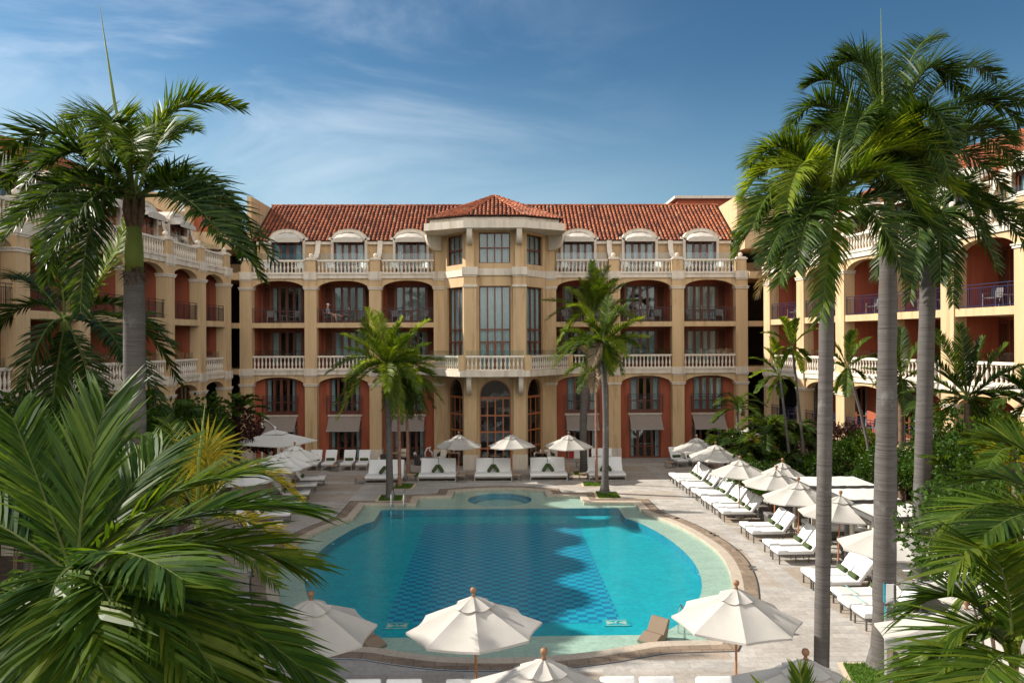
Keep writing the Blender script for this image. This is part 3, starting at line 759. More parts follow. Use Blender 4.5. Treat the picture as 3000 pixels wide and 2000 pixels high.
def corbel(mb, x, yw, yo, zt, w, h, n=8):
    pr = [(yw, zt), (yo, zt), (yo, zt - 0.12)] + [(yo + (yw - 0.0 - yo) * (1 - cos(pi / 2 * i / n)) * 0.82 + 0.02, zt - 0.12 - (h - 0.12) * sin(pi / 2 * i / n)) for i in range(1, n + 1)] + [(yw, zt - h)]
    mb.prism(pr, 'x', x - w / 2, x + w / 2)
for s in (-1, 1):
    mb = MB(); corbel(mb, s * 1.56, -2.88, -3.72, 15.12, 0.34, 0.95)
    mb.obj('corbel', ['stucco_white'], hotel); mb = MB(); corbel(mb, s * 1.62, -2.96, -4.05, 5.88, 0.30, 1.15)
    mb.obj('corbel', ['stucco_white'], hotel); mb = MB(); mb.T = Tl(s * 3.75, -0.0, 0, s * 1.05); corbel(mb, 0, 0.1, -0.95, 15.12, 0.3, 1.0); mb.T = None
    mb.obj('corbel', ['stucco_white'], hotel)
# tower roof
mb = MB(); ap = V((0, -0.1, 17.75)); ev = [V((-4.35, 2.6, 15.86)), V((-4.35, -2.35, 15.86)), V((-1.9, -3.65, 15.90)), V((1.9, -3.65, 15.90)), V((4.35, -2.35, 15.86)), V((4.35, 2.6, 15.86))]
for i in range(5):
    A, B = ev[i], ev[i + 1]; u = (B - A); W = u.length; u.normalize()
    mid = A + u * (ap - A).dot(u); v = ap - mid; H = v.length; s0 = (ap - A).dot(u)
    def span(s, s0=s0, W=W, H=H): return (0, H * (s / s0 if s < s0 else (W - s) / (W - s0)))
    tile_slope(mb, A, u, v, W, span, pitch=0.26, rr=0.085, seed=20 + i)
for p in ev[1:5]: ridge_tiles(mb, p, ap, 0.12, 0.36)
mb.obj('tower_roof', ['roof_tile'], hotel)
mb = MB(); mb.add(ev + [ap], [(i, i + 1, 6) for i in range(5)] + [(0, 1, 2, 3, 4, 5)]); mb.obj('tower_roof_base', ['roof_base'], hotel)
# tower balcony
mb = MB(); bp = [(-5.1, 0.0), (-2.15, -4.3), (2.15, -4.3), (5.1, 0.0)]
mb.prism(bp, 'z', 5.88, 6.26); mb.obj('balcony_slab', ['stucco_white'], hotel)
for (x, y, r) in ((-2.05, -4.1, 0), (2.05, -4.1, 0), (-5.0, 0.05, 0), (5.0, 0.05, 0)): mb = MB(); mb.box(x - 0.2, x + 0.2, y - 0.17, y + 0.2, 6.26, 7.2); mb.obj('balcony_post', ['stucco_tan'], hotel)
link('balustrade', cached(('bal', 3.6), lambda: balustrade_mesh(3.6)), hotel, (0, -4.12, 6.3))
for s in (-1, 1):
    A = V((s * 2.05, -4.1)); B = V((s * 5.0, 0.05)); c = (A + B) / 2; L = round((B - A).length - 0.5, 1); ang = math.atan2((B - A).y, (B - A).x)
    link('balustrade', cached(('bal', L), lambda: balustrade_mesh(L)), hotel, (c.x, c.y, 6.3), ang)
    gl = MB(); gl.T = Tl(c.x, c.y, 0, ang); gl.box(-L / 2, L / 2, 0.2, 0.21, 6.6, 7.5); gl.obj('glass_screen', ['clear_glass'], hotel)
gl = MB(); gl.box(-1.8, 1.8, -3.9, -3.89, 6.6, 7.5); gl.obj('glass_screen', ['clear_glass'], hotel)
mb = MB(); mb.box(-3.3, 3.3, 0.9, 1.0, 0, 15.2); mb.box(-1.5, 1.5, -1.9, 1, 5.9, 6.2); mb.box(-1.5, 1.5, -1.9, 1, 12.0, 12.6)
mb.obj('room_interior', ['interior_shade'], hotel)
mb = MB(); mb.box(-17.2, 17.2, -0.35, 0.7, 0.0, 0.12); mb.box(-17.2, 17.2, -0.75, -0.35, 0.0, 0.06); mb.obj('plinth_step', ['stone_grey'], hotel)
# corner galleries between the blocks, back walls near-black for the recess shade
for s in (-1, 1):
    mb = MB(); a, b = sorted((s * 17.0, s * 21.5))
    for z0, z1 in ((5.95, 6.3), (9.0, 9.35), (12.2, 12.66)): mb.box(a, b, -0.4, 4.2, z0, z1, 0)
    mb.box(a, b, 4.2, 4.4, 0, 15.0, 1); c, d = sorted((s * 21.3, s * 21.5)); mb.box(c, d, -2.6, 4.2, 0, 15.0, 1)
    mb.box(a, b, 3.4, 4.2, 12.66, 13.6, 0)
    mb.obj('corner_gallery', ['stucco_tan', 'interior_shade'], hotel)
    link('railing', cached(('rail', 2.4, 'iron'), lambda: railing_mesh(2.4, 'iron')), hotel, (s * 18.6, -0.3, 12.67))
mb = MB()
n = 10; poly = [(-22.5, -0.6)] + [(-20.2 + 3.2 * sin(pi / 2 * i / n), -0.6 + 1.9 * (1 - cos(pi / 2 * i / n))) for i in range(n + 1)] + [(-17.0, 4.5), (-22.5, 4.5)]
mb.prism(poly, 'z', 14.25, 15.35); mb.obj('roof_terrace', ['stucco_tan'], hotel)
mb = MB(); mb.box(17.0, 24, 0.6, 4.5, 14.3, 15.9); mb.box(17.3, 23, 3, 6, 15.9, 17.4); mb.obj('roof_terrace', ['stucco_tan'], hotel)

# ------------------------------------------------------------------ wings
def wing(name, label, org, ang, xs, x_ext, iron, hip_at, seed):
    w = empty(name, org, ang, label, 'hotel wing')
    for x in xs + x_ext: pier(w, x)
    for x in xs + x_ext: party(w, x); rib(w, x)
    allx = sorted(xs + x_ext)
    for i in range(len(allx) - 1): bay(w, allx[i], allx[i + 1], True, seed + i, iron)
    lo, hi = allx[0], allx[-1]
    sk = [((allx[i] + allx[i + 1]) / 2 - 1.3, (allx[i] + allx[i + 1]) / 2 + 1.3, 3.15) for i in range(len(allx) - 1)]
    main_roof(w, lo - 0.3 if hip_at != 'lo' else lo - 0.2, hi + 0.3 if hip_at != 'hi' else hi + 0.2, sk, seed=seed, hip0=4.0 if hip_at == 'lo' else 0, hip1=4.0 if hip_at == 'hi' else 0)
    mb = MB()
    for x in (lo, hi): mb.box(x - 0.35, x + 0.35, 2.45, 12, 0, 14.9)
    mb.box(lo, hi, 11.8, 12.0, 0, 15.0); mb.obj('gable_wall', ['stucco_tan'], w)
    return w
def cam2w(X, Z): return CAM + _r0 * X + _f * Z
R0 = cam2w(16.17, 50.56); R5 = cam2w(19.42, 30.3)
dR = (R5 - R0); stepR = dR.length / 5; angR = math.atan2(dR.y, dR.x)
wr = wing('hotel_wing', 'sunlit right wing of the hotel with arched loggias and blue railings', (R0.x, R0.y, 0), angR, [stepR * i for i in range(6)], [stepR * 6, stepR * 7, stepR * 8], 'iron_blue', 'lo', 11)
Zl = [49.8, 46.2, 42.36, 38.5, 34.6, 30.6]
Lp = [cam2w(-(20.45 - 0.055 * z), z) for z in Zl]
dL = Lp[0] - Lp[5]; angL = math.atan2(dL.y, dL.x)
xsL = [-(Lp[0] - p).length for p in Lp]
wl = wing('hotel_wing', 'shaded left wing of the hotel with arched loggias behind the tall royal palm', (Lp[0].x, Lp[0].y, 0), angL, xsL[::-1], [xsL[5] - 4.0 * (i + 1) for i in range(5)], 'iron', 'hi', 31)
# far rooftop structures
t = empty('stair_tower', (0, 0, 0), 0, 'tan rooftop stair tower with a dark red side above the left wing', 'stair tower')
mb = MB(); a = PY(415, 569, 62); b = PY(562, 569, 62); c = PY(655, 575, 62)
mb.box(a.x, b.x, 62, 66, 10, a.z); mb.box(a.x - 0.1, b.x + 0.1, 61.9, 66, a.z, a.z + 0.15); mb.obj('tower_wall', ['stucco_tan'], t)
mb = MB(); mb.box(b.x + .003, c.x, 62.4, 66, 10, a.z - 0.15); mb.obj('side_wall', ['stucco_red'], t)
t = empty('stair_tower', (0, 0, 0), 0, 'dark red rooftop stair tower with white coping behind the right end of the tiled roof', 'stair tower')
mb = MB(); a = PY(1985, 583, 64); b = PY(2300, 583, 64)
mb.box(a.x, b.x, 64, 68, 10, a.z); mb.obj('tower_wall', ['stucco_red'], t)
mb = MB(); mb.box(a.x - 0.3, b.x, 63.7, 68, a.z, a.z + 0.22); mb.obj('coping', ['stucco_white'], t)
an = empty('cell_antenna', PY(535, 640, 61), 0, 'white panel antenna on the tan rooftop stair tower', 'antenna')
mb = MB(); mb.rbox(-0.2, 0.2, -0.15, 0.05, 0.5, 2.0, 0.04); mb.obj('antenna_panel', ['white_paint'], an)
mb = MB(); mb.tube([(0, 0.1, -0.8), (0, 0.1, 2.1)], 0.04); mb.obj('mast', ['frame_light'], an)
an = empty('satellite_dish', PY(596, 640, 61), 0.5, 'dark satellite dish beside the red rooftop wall', 'satellite dish')
mb = MB(); mb.T = Matrix.Translation((0, 0, 0.9)) @ Matrix.Rotation(rad(60), 4, 'X'); mb.lathe([(0.001, 0.0), (0.2, 0.03), (0.35, 0.09), (0.48, 0.18), (0.49, 0.18), (0.36, 0.07), (0.001, -0.02)], (0, 0, 0), 16); mb.obj('dish', ['iron'], an)
mb = MB(); mb.tube([(0, 0, -0.6), (0, 0, 0.9)], 0.035); mb.bar((0, 0, 0.8), (0, -0.5, 1.15), 0.03); mb.obj('bracket', ['iron'], an)
# ------------------------------------------------------------------ ground and pool
def offset_poly(pts, d):
    n = len(pts); out = []
    area = sum(pts[i].x * pts[(i + 1) % n].y - pts[(i + 1) % n].x * pts[i].y for i in range(n))
    sg = 1 if area > 0 else -1
    for i in range(n):
        p, c, q = pts[i - 1], pts[i], pts[(i + 1) % n]
        a = (c - p).normalized(); b = (q - c).normalized()
        na = V((a.y, -a.x)) * sg; nb = V((b.y, -b.x)) * sg
        m = (na + nb); m = m / max(m.length, 1e-6); k = 1 / max(0.5, m.dot(na))
        out.append(c + m * d * k)
    return out
def smooth_run(pts, n=4):
    """Catmull-Rom through the points"""
    out = []
    for i in range(len(pts) - 1):
        p0 = pts[max(i - 1, 0)]; p1 = pts[i]; p2 = pts[i + 1]; p3 = pts[min(i + 2, len(pts) - 1)]
        for k in range(n):
            t = k / n; out.append(0.5 * ((2 * p1) + (p2 - p0) * t + (2 * p0 - 5 * p1 + 4 * p2 - p3) * t * t + (3 * p1 - p0 - 3 * p2 + p3) * t ** 3))
    out.append(pts[-1]); return out
def G2(l, z): return [P(x, y, z).xy for x, y in l]
ZW, ZL, ZF = -0.07, -0.16, -0.52
Wr = [(1886, 1503), (1984, 1542), (2068, 1591), (2114, 1633), (2138, 1679), (2146, 1730), (2138, 1790), (2105, 1840)]
Wb = [(2080, 1881), (1926, 1886), (1850, 1897), (1740, 1915), (1600, 1929), (1450, 1934), (1300, 1930), (1180, 1916), (1080, 1902), (900, 1900)]
Wl = [(868, 1868), (826, 1784), (808, 1691), (830, 1640), (880, 1590), (940, 1556), (1000, 1532), (1036, 1520)]
back = [(1068, 1480), (1219, 1480), (1228, 1460), (1325, 1457), (1332, 1441)]
arc = [(1400, 1436), (1463, 1434), (1530, 1435)]
back2 = [(1594, 1440), (1602, 1454), (1698, 1455), (1711, 1474), (1859, 1475)]
W = smooth_run(G2(Wr, ZW)) + smooth_run(G2(Wb, ZW)) + smooth_run(G2(Wl, ZW)) + G2(back, ZW) + smooth_run(G2(arc, ZW), 3) + G2(back2, ZW)
D1 = [(1831, 1516), (1878, 1533), (1942, 1567), (1990, 1602), (2025, 1637), (2047, 1672), (2056, 1706), (2054, 1735), (2042, 1762), (2015, 1800), (1975, 1835), (1925, 1858)]
D2 = [(1040, 1868), (975, 1845), (930, 1800), (905, 1755), (892, 1704), (898, 1672), (917, 1637), (955, 1599), (1003, 1567), (1051, 1541), (1096, 1525)]
D = smooth_run(G2(D1, ZL)) + smooth_run(G2(D2, ZL)) + G2([(1117, 1493), (1811, 1487)], ZL)
C = offset_poly(W, 0.36); B = offset_poly(W, 0.80); Bo = offset_poly(W, 0.86)
def flat(name, loops, z, mat, parent=None, kind=None):
    tri = geometry.tessellate_polygon([[V((p[0], p[1], 0)) for p in l] for l in loops])
    vs = [(p[0], p[1], z) for l in loops for p in l]
    mb = MB(); mb.add(vs, tri)
    me = mb.mesh(name, [mat]); bm = bmesh.new(); bm.from_mesh(me)
    for f in bm.faces:
        if f.normal.z < 0: f.normal_flip()
    bm.to_mesh(me); bm.free()
    o = link(name, me, parent); return tag(o, kind=kind)
def wallstrip(mb, poly, z0, z1):
    n = len(poly)
    mb.add([(p[0], p[1], z) for p in poly for z in (z0, z1)], [(2 * i, 2 * ((i + 1) % n), 2 * ((i + 1) % n) + 1, 2 * i + 1) for i in range(n)])
big = [V((-400, -300)), V((400, -300)), V((400, 700)), V((-400, 700))]
dk = [V((-22, 4)), V((22, 4)), V((22, 58)), V((-22, 58))]
flat('ground', [big, dk], -0.01, 'soil', kind='structure')
flat('pool_deck', [dk, Bo], 0.0, 'deck', kind='structure')
cop = empty('pool_coping'); cop['kind'] = 'structure'
flat('joint', [Bo, B], -0.002, 'ink', cop); flat('brown_border', [B, C], 0.004, 'coping_brown', cop)
flat('cream_border', [C, W], 0.006, 'coping_cream', cop)
mb = MB(); wallstrip(mb, W, ZL, 0.006); mb.obj('inner_face', 'coping_cream', cop)
sc = P(1464, 1463, ZL); spa_r = 1.66
spa = [V((sc.x + spa_r * cos(2 * pi * i / 48), sc.y + spa_r * sin(2 * pi * i / 48))) for i in range(48)]
spa2 = [V((sc.x + 1.3 * cos(2 * pi * i / 48), sc.y + 1.3 * sin(2 * pi * i / 48))) for i in range(48)]
pool = empty('swimming_pool'); pool['kind'] = 'structure'
flat('shallow_ledge', [W, D, spa], ZL, 'ledge', pool)
mb = MB(); wallstrip(mb, D, ZF, ZL); mb.obj('pool_wall', 'pool_wall', pool)
flat('pool_floor', [D], ZF, 'pool_floor', pool)
mb = MB(); wallstrip(mb, spa, ZL - 0.14, ZL); mb.obj('spa_wall', 'pool_wall', pool)
flat('spa_seat', [spa, spa2], ZL - 0.14, 'pool_wall', pool)
mb = MB(); wallstrip(mb, spa2, ZL - 0.26, ZL - 0.14); mb.obj('spa_wall', 'pool_wall', pool)
flat('spa_floor', [spa2], ZL - 0.26, 'spa_floor', pool)
def inrect(x0, x1, y0, y1): return [V((x0, y0)), V((x1, y0)), V((x1, y1)), V((x0, y1))]
a = P(1239, 1535, ZF + .004); b = P(1693, 1535, ZF + .004); c = P(1820, 1834, ZF); d = P(1146, 1834, ZF)
flat('checker_tiles', [inrect(-3.25, 3.95, d.y + 0.1, a.y)], ZF + 0.004, 'pool_check', pool)
flat('water', [W], ZW, 'water', kind='structure')
# emblem tiles in the floor corners, drain lids, jets
def floor_mark(p):
    m = MB(); m.box(-0.42, 0.42, -0.28, 0.28, 0, 0.012, 0)
    for s in (-1, 1):
        m.prism([(s * 0.30, -0.16), (s * 0.04, 0.0), (s * 0.30, 0.16)], 'z', 0.012, 0.018, 1)
        m.box(-0.34, 0.34, s * 0.22 - 0.015, s * 0.22 + 0.015, 0.012, 0.018, 1)
    m.ball((0, 0, 0.012), 0.05, 1, 6)
    o = m.obj('emblem_tile', ['pool_floor', 'ledge'], pool); o.location = p
floor_mark(P(1163, 1833, ZF + 0.01)); floor_mark(P(1806, 1824, ZF + 0.01))
for (x, y) in ((1906, 1548), (1960, 1583), (2048, 1683), (974, 1594), (898, 1700)):
    m = MB(); m.lathe([(0.001, 0), (0.05, 0.0), (0.06, 0.02), (0.04, 0.05), (0.001, 0.05)], n=8); o = m.obj('pool_jet', ['chrome'], pool); p = P(x, y, ZL - 0.1); o.location = p
deckp = empty('deck_drains'); deckp['kind'] = 'structure'
for (x, y) in ((2087, 1562), (2098, 1568), (2204, 1659), (2209, 1667), (1983, 1517), (738, 1675), (735, 1687)):
    m = MB(); m.lathe([(0.001, 0.004), (0.13, 0.004), (0.14, 0.0)], n=16); o = m.obj('drain_cover', ['frame_metal'], deckp); o.location = P(x, y)

def text_obj(body, size, T, mat, name='lettering', parent=None, ext=0.002):
    cu = bpy.data.curves.new(name, 'FONT'); cu.body = body; cu.size = size; cu.extrude = ext; cu.align_x = 'CENTER'; cu.align_y = 'CENTER'
    tmp = bpy.data.objects.new('tmp', cu); COL.objects.link(tmp); bpy.context.view_layer.update()
    me = bpy.data.meshes.new_from_object(tmp.evaluated_get(bpy.context.evaluated_depsgraph_get()))
    bpy.data.objects.remove(tmp, do_unlink=True); me.materials.clear(); me.materials.append(M[mat])
    o = bpy.data.objects.new(name, me); COL.objects.link(o); o.parent = parent; o.matrix_local = T; return o
for (x, y, tx) in ((1934, 1493, '1.2'), (1939, 1501, 'M'), (2154, 1611, '1 M'), (2150, 1606, '_')):
    if tx != '_': text_obj(tx, 0.36, Tl(*P(x, y, 0.006)), 'ink', 'depth_marking', deckp)

# planting beds, grass
def grass_blades(mb, poly, z, dens, h, rn):
    xs = [p[0] for p in poly]; ys = [p[1] for p in poly]
    n = int((max(xs) - min(xs)) * (max(ys) - min(ys)) * dens)
    for _ in range(n):
        x = rn.uniform(min(xs), max(xs)); y = rn.uniform(min(ys), max(ys))
        if not inside(poly, x, y): continue
        a = rn.uniform(0, 2 * pi); l = rn.uniform(0.5, 1) * h; w = 0.012
        mb.add([(x - w * cos(a), y - w * sin(a), z), (x + w * cos(a), y + w * sin(a), z), (x + rn.uniform(-.04, .04), y + rn.uniform(-.04, .04), z + l)], [(0, 1, 2)])
def inside(poly, x, y):
    c = False; n = len(poly)
    for i in range(n):
        x1, y1 = poly[i][0], poly[i][1]; x2, y2 = poly[i - 1][0], poly[i - 1][1]
        if (y1 > y) != (y2 > y) and x < (x2 - x1) * (y - y1) / (y2 - y1) + x1: c = not c
    return c
rg = random.Random(5)
def bed(poly, dens=900):
    poly = [V((p[0], p[1])) for p in poly]
    e = empty('grass_bed'); e['kind'] = 'stuff'
    flat('bed_border', [offset_poly(poly, 0.13), poly], 0.012, 'stone_cream', e)
    flat('lawn', [poly], 0.03, 'lawn', e)
    mb = MB(); grass_blades(mb, poly, 0.03, dens, 0.10, rg); mb.obj('grass', 'grass_blade', e, fix=False)
for q in ([(1108, 1467), (1176, 1467), (1181, 1453), (1117, 1452)], [(1153, 1431), (1202, 1431), (1213, 1419), (1160, 1418)],
          [(1753, 1459), (1818, 1459), (1806, 1443), (1745, 1441)], [(1711, 1424), (1764, 1424), (1766, 1414), (1708, 1413)], [(1684, 1392), (1720, 1392), (1722, 1384), (1680, 1384)], [(1214, 1397), (1228, 1397), (1232, 1386), (1200, 1386)],
          [(2540, 2080), (2740, 2080), (2650, 1946), (2470, 1946)], [(2661, 1892), (2786, 1892), (2760, 1864), (2622, 1864)]):
    bed([P(x, y) for x, y in q], 1000)
# garden soil strips in front of the wings
def strip(name, pts, mat): return flat(name, [[V(p) for p in pts]], 0.02, mat, kind='structure')
strip('planting_soil', [(-21, 50.5), (-21, 10), (-13.2, 10), (-13.0, 24), (-13.6, 40), (-15.0, 46.5), (-16.5, 50)], 'soil')
strip('planting_soil', [(21, 50.5), (16.6, 50), (14.2, 46), (15.5, 30), (15.8, 10), (22, 10)], 'soil')

# ------------------------------------------------------------------ umbrellas
def umbrella_parts(root, R=1.42, zt=2.54, zr=1.95, n=8, seed=0, canvas='canvas', rot=0.0, tilt=0.0, pole_to=0.0, pole='teak', vent=True):
    rn = random.Random(seed); mb = MB(); nr, na = 7, 6
    def pt(k, u, t, R=R, zt=zt, zr=zr, sag=0.07):
        a0 = rot + 2 * pi * k / n; a1 = rot + 2 * pi * (k + 1) / n
        A = V((cos(a0), sin(a0), 0)); B_ = V((cos(a1), sin(a1), 0)); q = A.lerp(B_, u)
        bow = 4 * u * (1 - u); rr = R * t * (1 - 0.05 * bow * t * t)
        z = zt + (zr - zt) * (t ** 1.08) - sag * bow * t * (1.25 - t) * 1.6 + 0.012 * sin(9 * t + k * 2.3 + seed) * bow
        return V((q.x * rr, q.y * rr, z))
    for k in range(n):
        j = rn.uniform(0.05, 0.11); vs = []
        for i in range(nr + 1):
            for m in range(na + 1): vs.append(pt(k, m / na, max(i / nr, 0.03), sag=j))
        mb.add(vs, [(i * (na + 1) + m, i * (na + 1) + m + 1, (i + 1) * (na + 1) + m + 1, (i + 1) * (na + 1) + m) for i in range(nr) for m in range(na)])
        e = vs[nr * (na + 1):]
        mb.add(e + [p - V((0, 0, 0.05)) for p in e], [(m, m + 1, na + 2 + m, na + 1 + m) for m in range(na)])
    can = mb.obj('canopy', [canvas], root, fix=False)
    for p in can.data.polygons: p.use_smooth = True
    try: can.data.set_sharp_from_angle(angle=rad(20))
    except Exception: pass
    if vent:
        mb = MB()
        for k in range(n):
            vs = []
            for i in range(4):
                for m in range(5):
                    t = 0.03 + 0.28 * i / 3; p = pt(k, m / 4, t, sag=0.03); fl = 0.02 * (i / 3) * (1 - 4 * (m / 4) * (1 - m / 4)) * 1.5
                    vs.append(p + V((0, 0, 0.075 - 0.015 * i + fl + 0.008 * rn.uniform(-1, 1))))
            mb.add(vs, [(i * 5 + m, i * 5 + m + 1, (i + 1) * 5 + m + 1, (i + 1) * 5 + m) for i in range(3) for m in range(4)])
        mb.obj('vent_cap', [canvas], root, fix=False, smooth=True)
    mb = MB()
    mb.tube([(0, 0, pole_to), (0, 0, zt + 0.05)], 0.027, 8)
    mb.obj('pole', [pole], root)
    mb = MB()
    for k in range(n):
        a = rot + 2 * pi * k / n; q = V((cos(a), sin(a), 0))
        mb.bar(q * 0.05 + V((0, 0, zt - 0.05)), q * R * 0.985 + V((0, 0, zr - 0.025)), 0.02)
        mb.bar(V((0, 0, zr - 0.05)) + q * 0.04, q * R * 0.5 + V((0, 0, zt + (zr - zt) * 0.5 - 0.04)), 0.018)
    mb.obj('ribs', [pole], root)
    mb = MB(); mb.lathe([(0.03, 0.0), (0.045, 0.02), (0.028, 0.05), (0.03, 0.07), (0.06, 0.10), (0.068, 0.14), (0.05, 0.185), (0.001, 0.205)], (0, 0, zt + 0.06), 12)
    mb.obj('finial', ['teak_dark' if pole == 'teak' else pole], root, smooth=True)
    mb = MB(); mb.lathe([(0.30, 0.0), (0.30, 0.05), (0.27, 0.07), (0.05, 0.08), (0.045, 0.35), (0.001, 0.35)], (0, 0, pole_to), 16)
    mb.obj('base', ['frame_metal'], root)
def umbrella(px, py, label, group, tilt=0, taz=0, R=1.42, seed=0, rot=0.0, zt=2.74, **kw):
    p = P(px, py, zt)
    o = empty('pool_umbrella', (p.x, p.y, 0), 0, label, 'umbrella', group)
    umbrella_parts(o, R=R, seed=seed, rot=rot, **kw)
    if not tilt: tilt = 0.012 + 0.03 * ((seed * 7) % 5) / 5; taz = seed * 2.1
    o.rotation_euler = (tilt * cos(taz), tilt * sin(taz), 0)
    return o
gF = 'umbrellas along the near edge of the pool'
umbrella(908, 1737, 'pale canvas umbrella left of the woven pool chair, partly behind the big palm leaves', gF, seed=1, rot=0.25, R=1.40, zt=2.70, tilt=0.05, taz=0.4)
umbrella(1398, 1729, 'cream canvas umbrella with dappled light, centred on the near edge of the pool', gF, seed=2, rot=0.10, R=1.46)
umbrella(2155, 1704, 'grey shaded umbrella in front of the pool ladder, right of the woven chair', gF, seed=3, rot=-0.15, R=1.40)
umbrella(1582, 1909, 'nearest cream umbrella, cut by the bottom edge of the photo', gF, seed=4, rot=0.3, R=1.44)
umbrella(2366, 1909, 'umbrella at the bottom edge between the two right palm trunks and the pool ladder', gF, seed=5, rot=0.0, R=1.4)
gB = 'umbrellas over the double daybeds'
for i, (x, l) in enumerate(((1343, 'white umbrella with brass finial left of the tower arch'), (1501, 'white umbrella with brass finial in front of the central tower arch'), (1665.5, 'white umbrella with brass finial nearest the pair of palms right of the tower'))):
    umbrella(x, 1266, l, gB, seed=10 + i, rot=0.4 + i * 0.1, zt=2.74)
gR = 'umbrellas over the right-hand row of loungers'
for i, (x, y, l, rt) in enumerate(((2043, 1275, 'farthest right-row umbrella, beside the terracotta corner pier', 0.1), (2095, 1294, 'grey-white umbrella, second from the hotel on the right', 0.25), (2164, 1338, 'bright white umbrella over the third pair of right loungers', 0.0),
        (2266, 1366, 'white umbrella just left of the small one by the flowering hedge', 0.2), (2290, 1344, 'small umbrella behind the row, against the flowering hedge', 0.3), (2338, 1401, 'beige umbrella just left of the slim palm trunk', 0.1),
        (2453, 1441, 'beige umbrella with a wrinkled cap between the two thick palm trunks', 0.2), (2595, 1520, 'large beige umbrella passing behind the thick palm trunk', 0.15))):
    umbrella(x, y, l, gR, seed=20 + i, rot=rt, R=1.42 if i != 4 else 1.15, tilt=0.05 if i in (3, 6) else 0, taz=1.8)
umbrella(2830, 1765, 'large shaded canvas umbrella low at the right behind the palm leaves', gR, seed=40, rot=0.1, R=1.75)
umbrella(2920, 1640, 'sunlit cream umbrella at the far right edge above the shaded one', gR, seed=41, rot=0.3, R=1.6)
umbrella(3010, 1420, 'cream umbrella hidden in the dark planting at the right edge', gR, seed=42, rot=0.3, R=1.4)
gL = 'umbrellas over the left-hand loungers'
for i, (x, y, l, s) in enumerate(((865, 1297, 'white umbrella nearest the four loungers by the hotel wall', 0), (826, 1316, 'white umbrella with a broad cap over the left loungers', 1), (790, 1326, 'white umbrella with a wooden finial, third along the left row', 2), (716, 1353, 'white umbrella half hidden behind the golden palm frond', 3))):
    umbrella(x, y, l, gL, seed=50 + i, rot=0.1 * i, R=1.45, canvas='canvas_white')
# cantilever parasols (square)
def cantilever(px, py, zt, label, pole_px, R, pm):
    p = P(px, py, zt); o = empty('cantilever_parasol', (p.x, p.y, 0), 0, label, 'parasol', 'square parasols by the hotel wall')
    umbrella_parts(o, R=R, zt=zt, zr=zt - 0.62, n=4, seed=77, rot=0.35, canvas='canvas_white', pole_to=zt - 0.9, vent=True, pole='white_paint')
    for c in list(o.children):
        if c.name.startswith('base'): bpy.data.objects.remove(c, do_unlink=True)
    q = P(*pole_px, 0); mb = MB(); mb.tube([(q.x - p.x, q.y - p.y, 0), (q.x - p.x, q.y - p.y, zt + 0.25)], 0.06); mb.bar((q.x - p.x, q.y - p.y, zt + 0.2), (0, 0, zt + 0.2), 0.07)
    mb.obj('side_post', [pm], o)
cantilever(806, 1262, 3.05, 'wide square off-white parasol on a white side post by the left hotel corner', (768, 1372), 2.35, 'white_paint')
cantilever(2190, 1260, 3.0, 'flat taupe parasol behind the palms at the right hotel corner', (2205, 1370), 2.0, 'frame_metal')

# ------------------------------------------------------------------ loungers
def make_lounger(light=False, bolster=True, cover='mattress'):
    o = empty('sun_lounger'); o['category'] = 'sun lounger'
    fm = 'frame_light' if light else 'frame_metal'
    mb = MB()
    for y in (-0.33, 0.33): mb.bar((0.0, y, 0.31), (2.0, y, 0.31), 0.035, 0.05)
    for x in (0.02, 0.7, 1.35, 1.98): mb.bar((x, -0.33, 0.31), (x, 0.33, 0.31), 0.035, 0.05)
    mb.bar((1.5, -0.3, 0.31), (1.62, -0.3, 0.62), 0.03); mb.bar((1.5, 0.3, 0.31), (1.62, 0.3, 0.62), 0.03)
    mb.obj('frame', [fm], o)
    for x in (0.04, 1.94):
        for y in (-0.32, 0.32):
            mb = MB(); mb.box(x - 0.022, x + 0.022, y - 0.022, y + 0.022, 0, 0.30); mb.obj('leg', [fm], o)
    mb = MB(); mb.rbox(-0.03, 1.32, -0.36, 0.36, 0.34, 0.47, 0.045, seg=3); mb.rbox(-0.045, 0.34, -0.37, 0.37, 0.352, 0.505, 0.05, seg=3)
    mb.obj('mattress', [cover], o, smooth=True)
    mb = MB(); a = rad(52); mb.T = Tl(1.26, 0, 0.40) @ Matrix.Rotation(-a, 4, 'Y'); mb.rbox(0, 0.80, -0.36, 0.36, -0.03, 0.09, 0.045, seg=3)
    mb.rbox(0.36, 0.83, -0.372, 0.372, -0.045, 0.105, 0.05, seg=3)
    mb.obj('backrest', [cover], o, smooth=True)
    if bolster:
        mb = MB(); mb.T = Tl(1.20, -0.27, 0.565) @ Matrix.Rotation(rad(-90), 4, 'X'); mb.lathe([(0.001, 0), (0.06, 0.0), (0.085, 0.03), (0.088, 0.27), (0.085, 0.51), (0.06, 0.54), (0.001, 0.54)], (0, 0, 0), 12); mb.obj('bolster', ['green_cloth'], o, smooth=True)
    return o
LS = Stamp(make_lounger)
LL = Stamp(lambda: make_lounger(True))
rows = [(1850 + x / 3.136, 1000 + y / 3.136) for x, y in ((345, 1212), (376, 1235), (408, 1260), (463, 1293), (493, 1318), (551, 1357), (598, 1383), (645, 1428), (692, 1458), (753, 1497), (801, 1537))] + \
       [(1900 + x / 2.851, 1300 + y / 2.851) for x, y in ((760, 657), (818, 702), (955, 803), (1022, 862), (1275, 1045), (1355, 1105), (1522, 1205), (1585, 1282), (1705, 1362))]
rn = random.Random(9)
LP_ = []
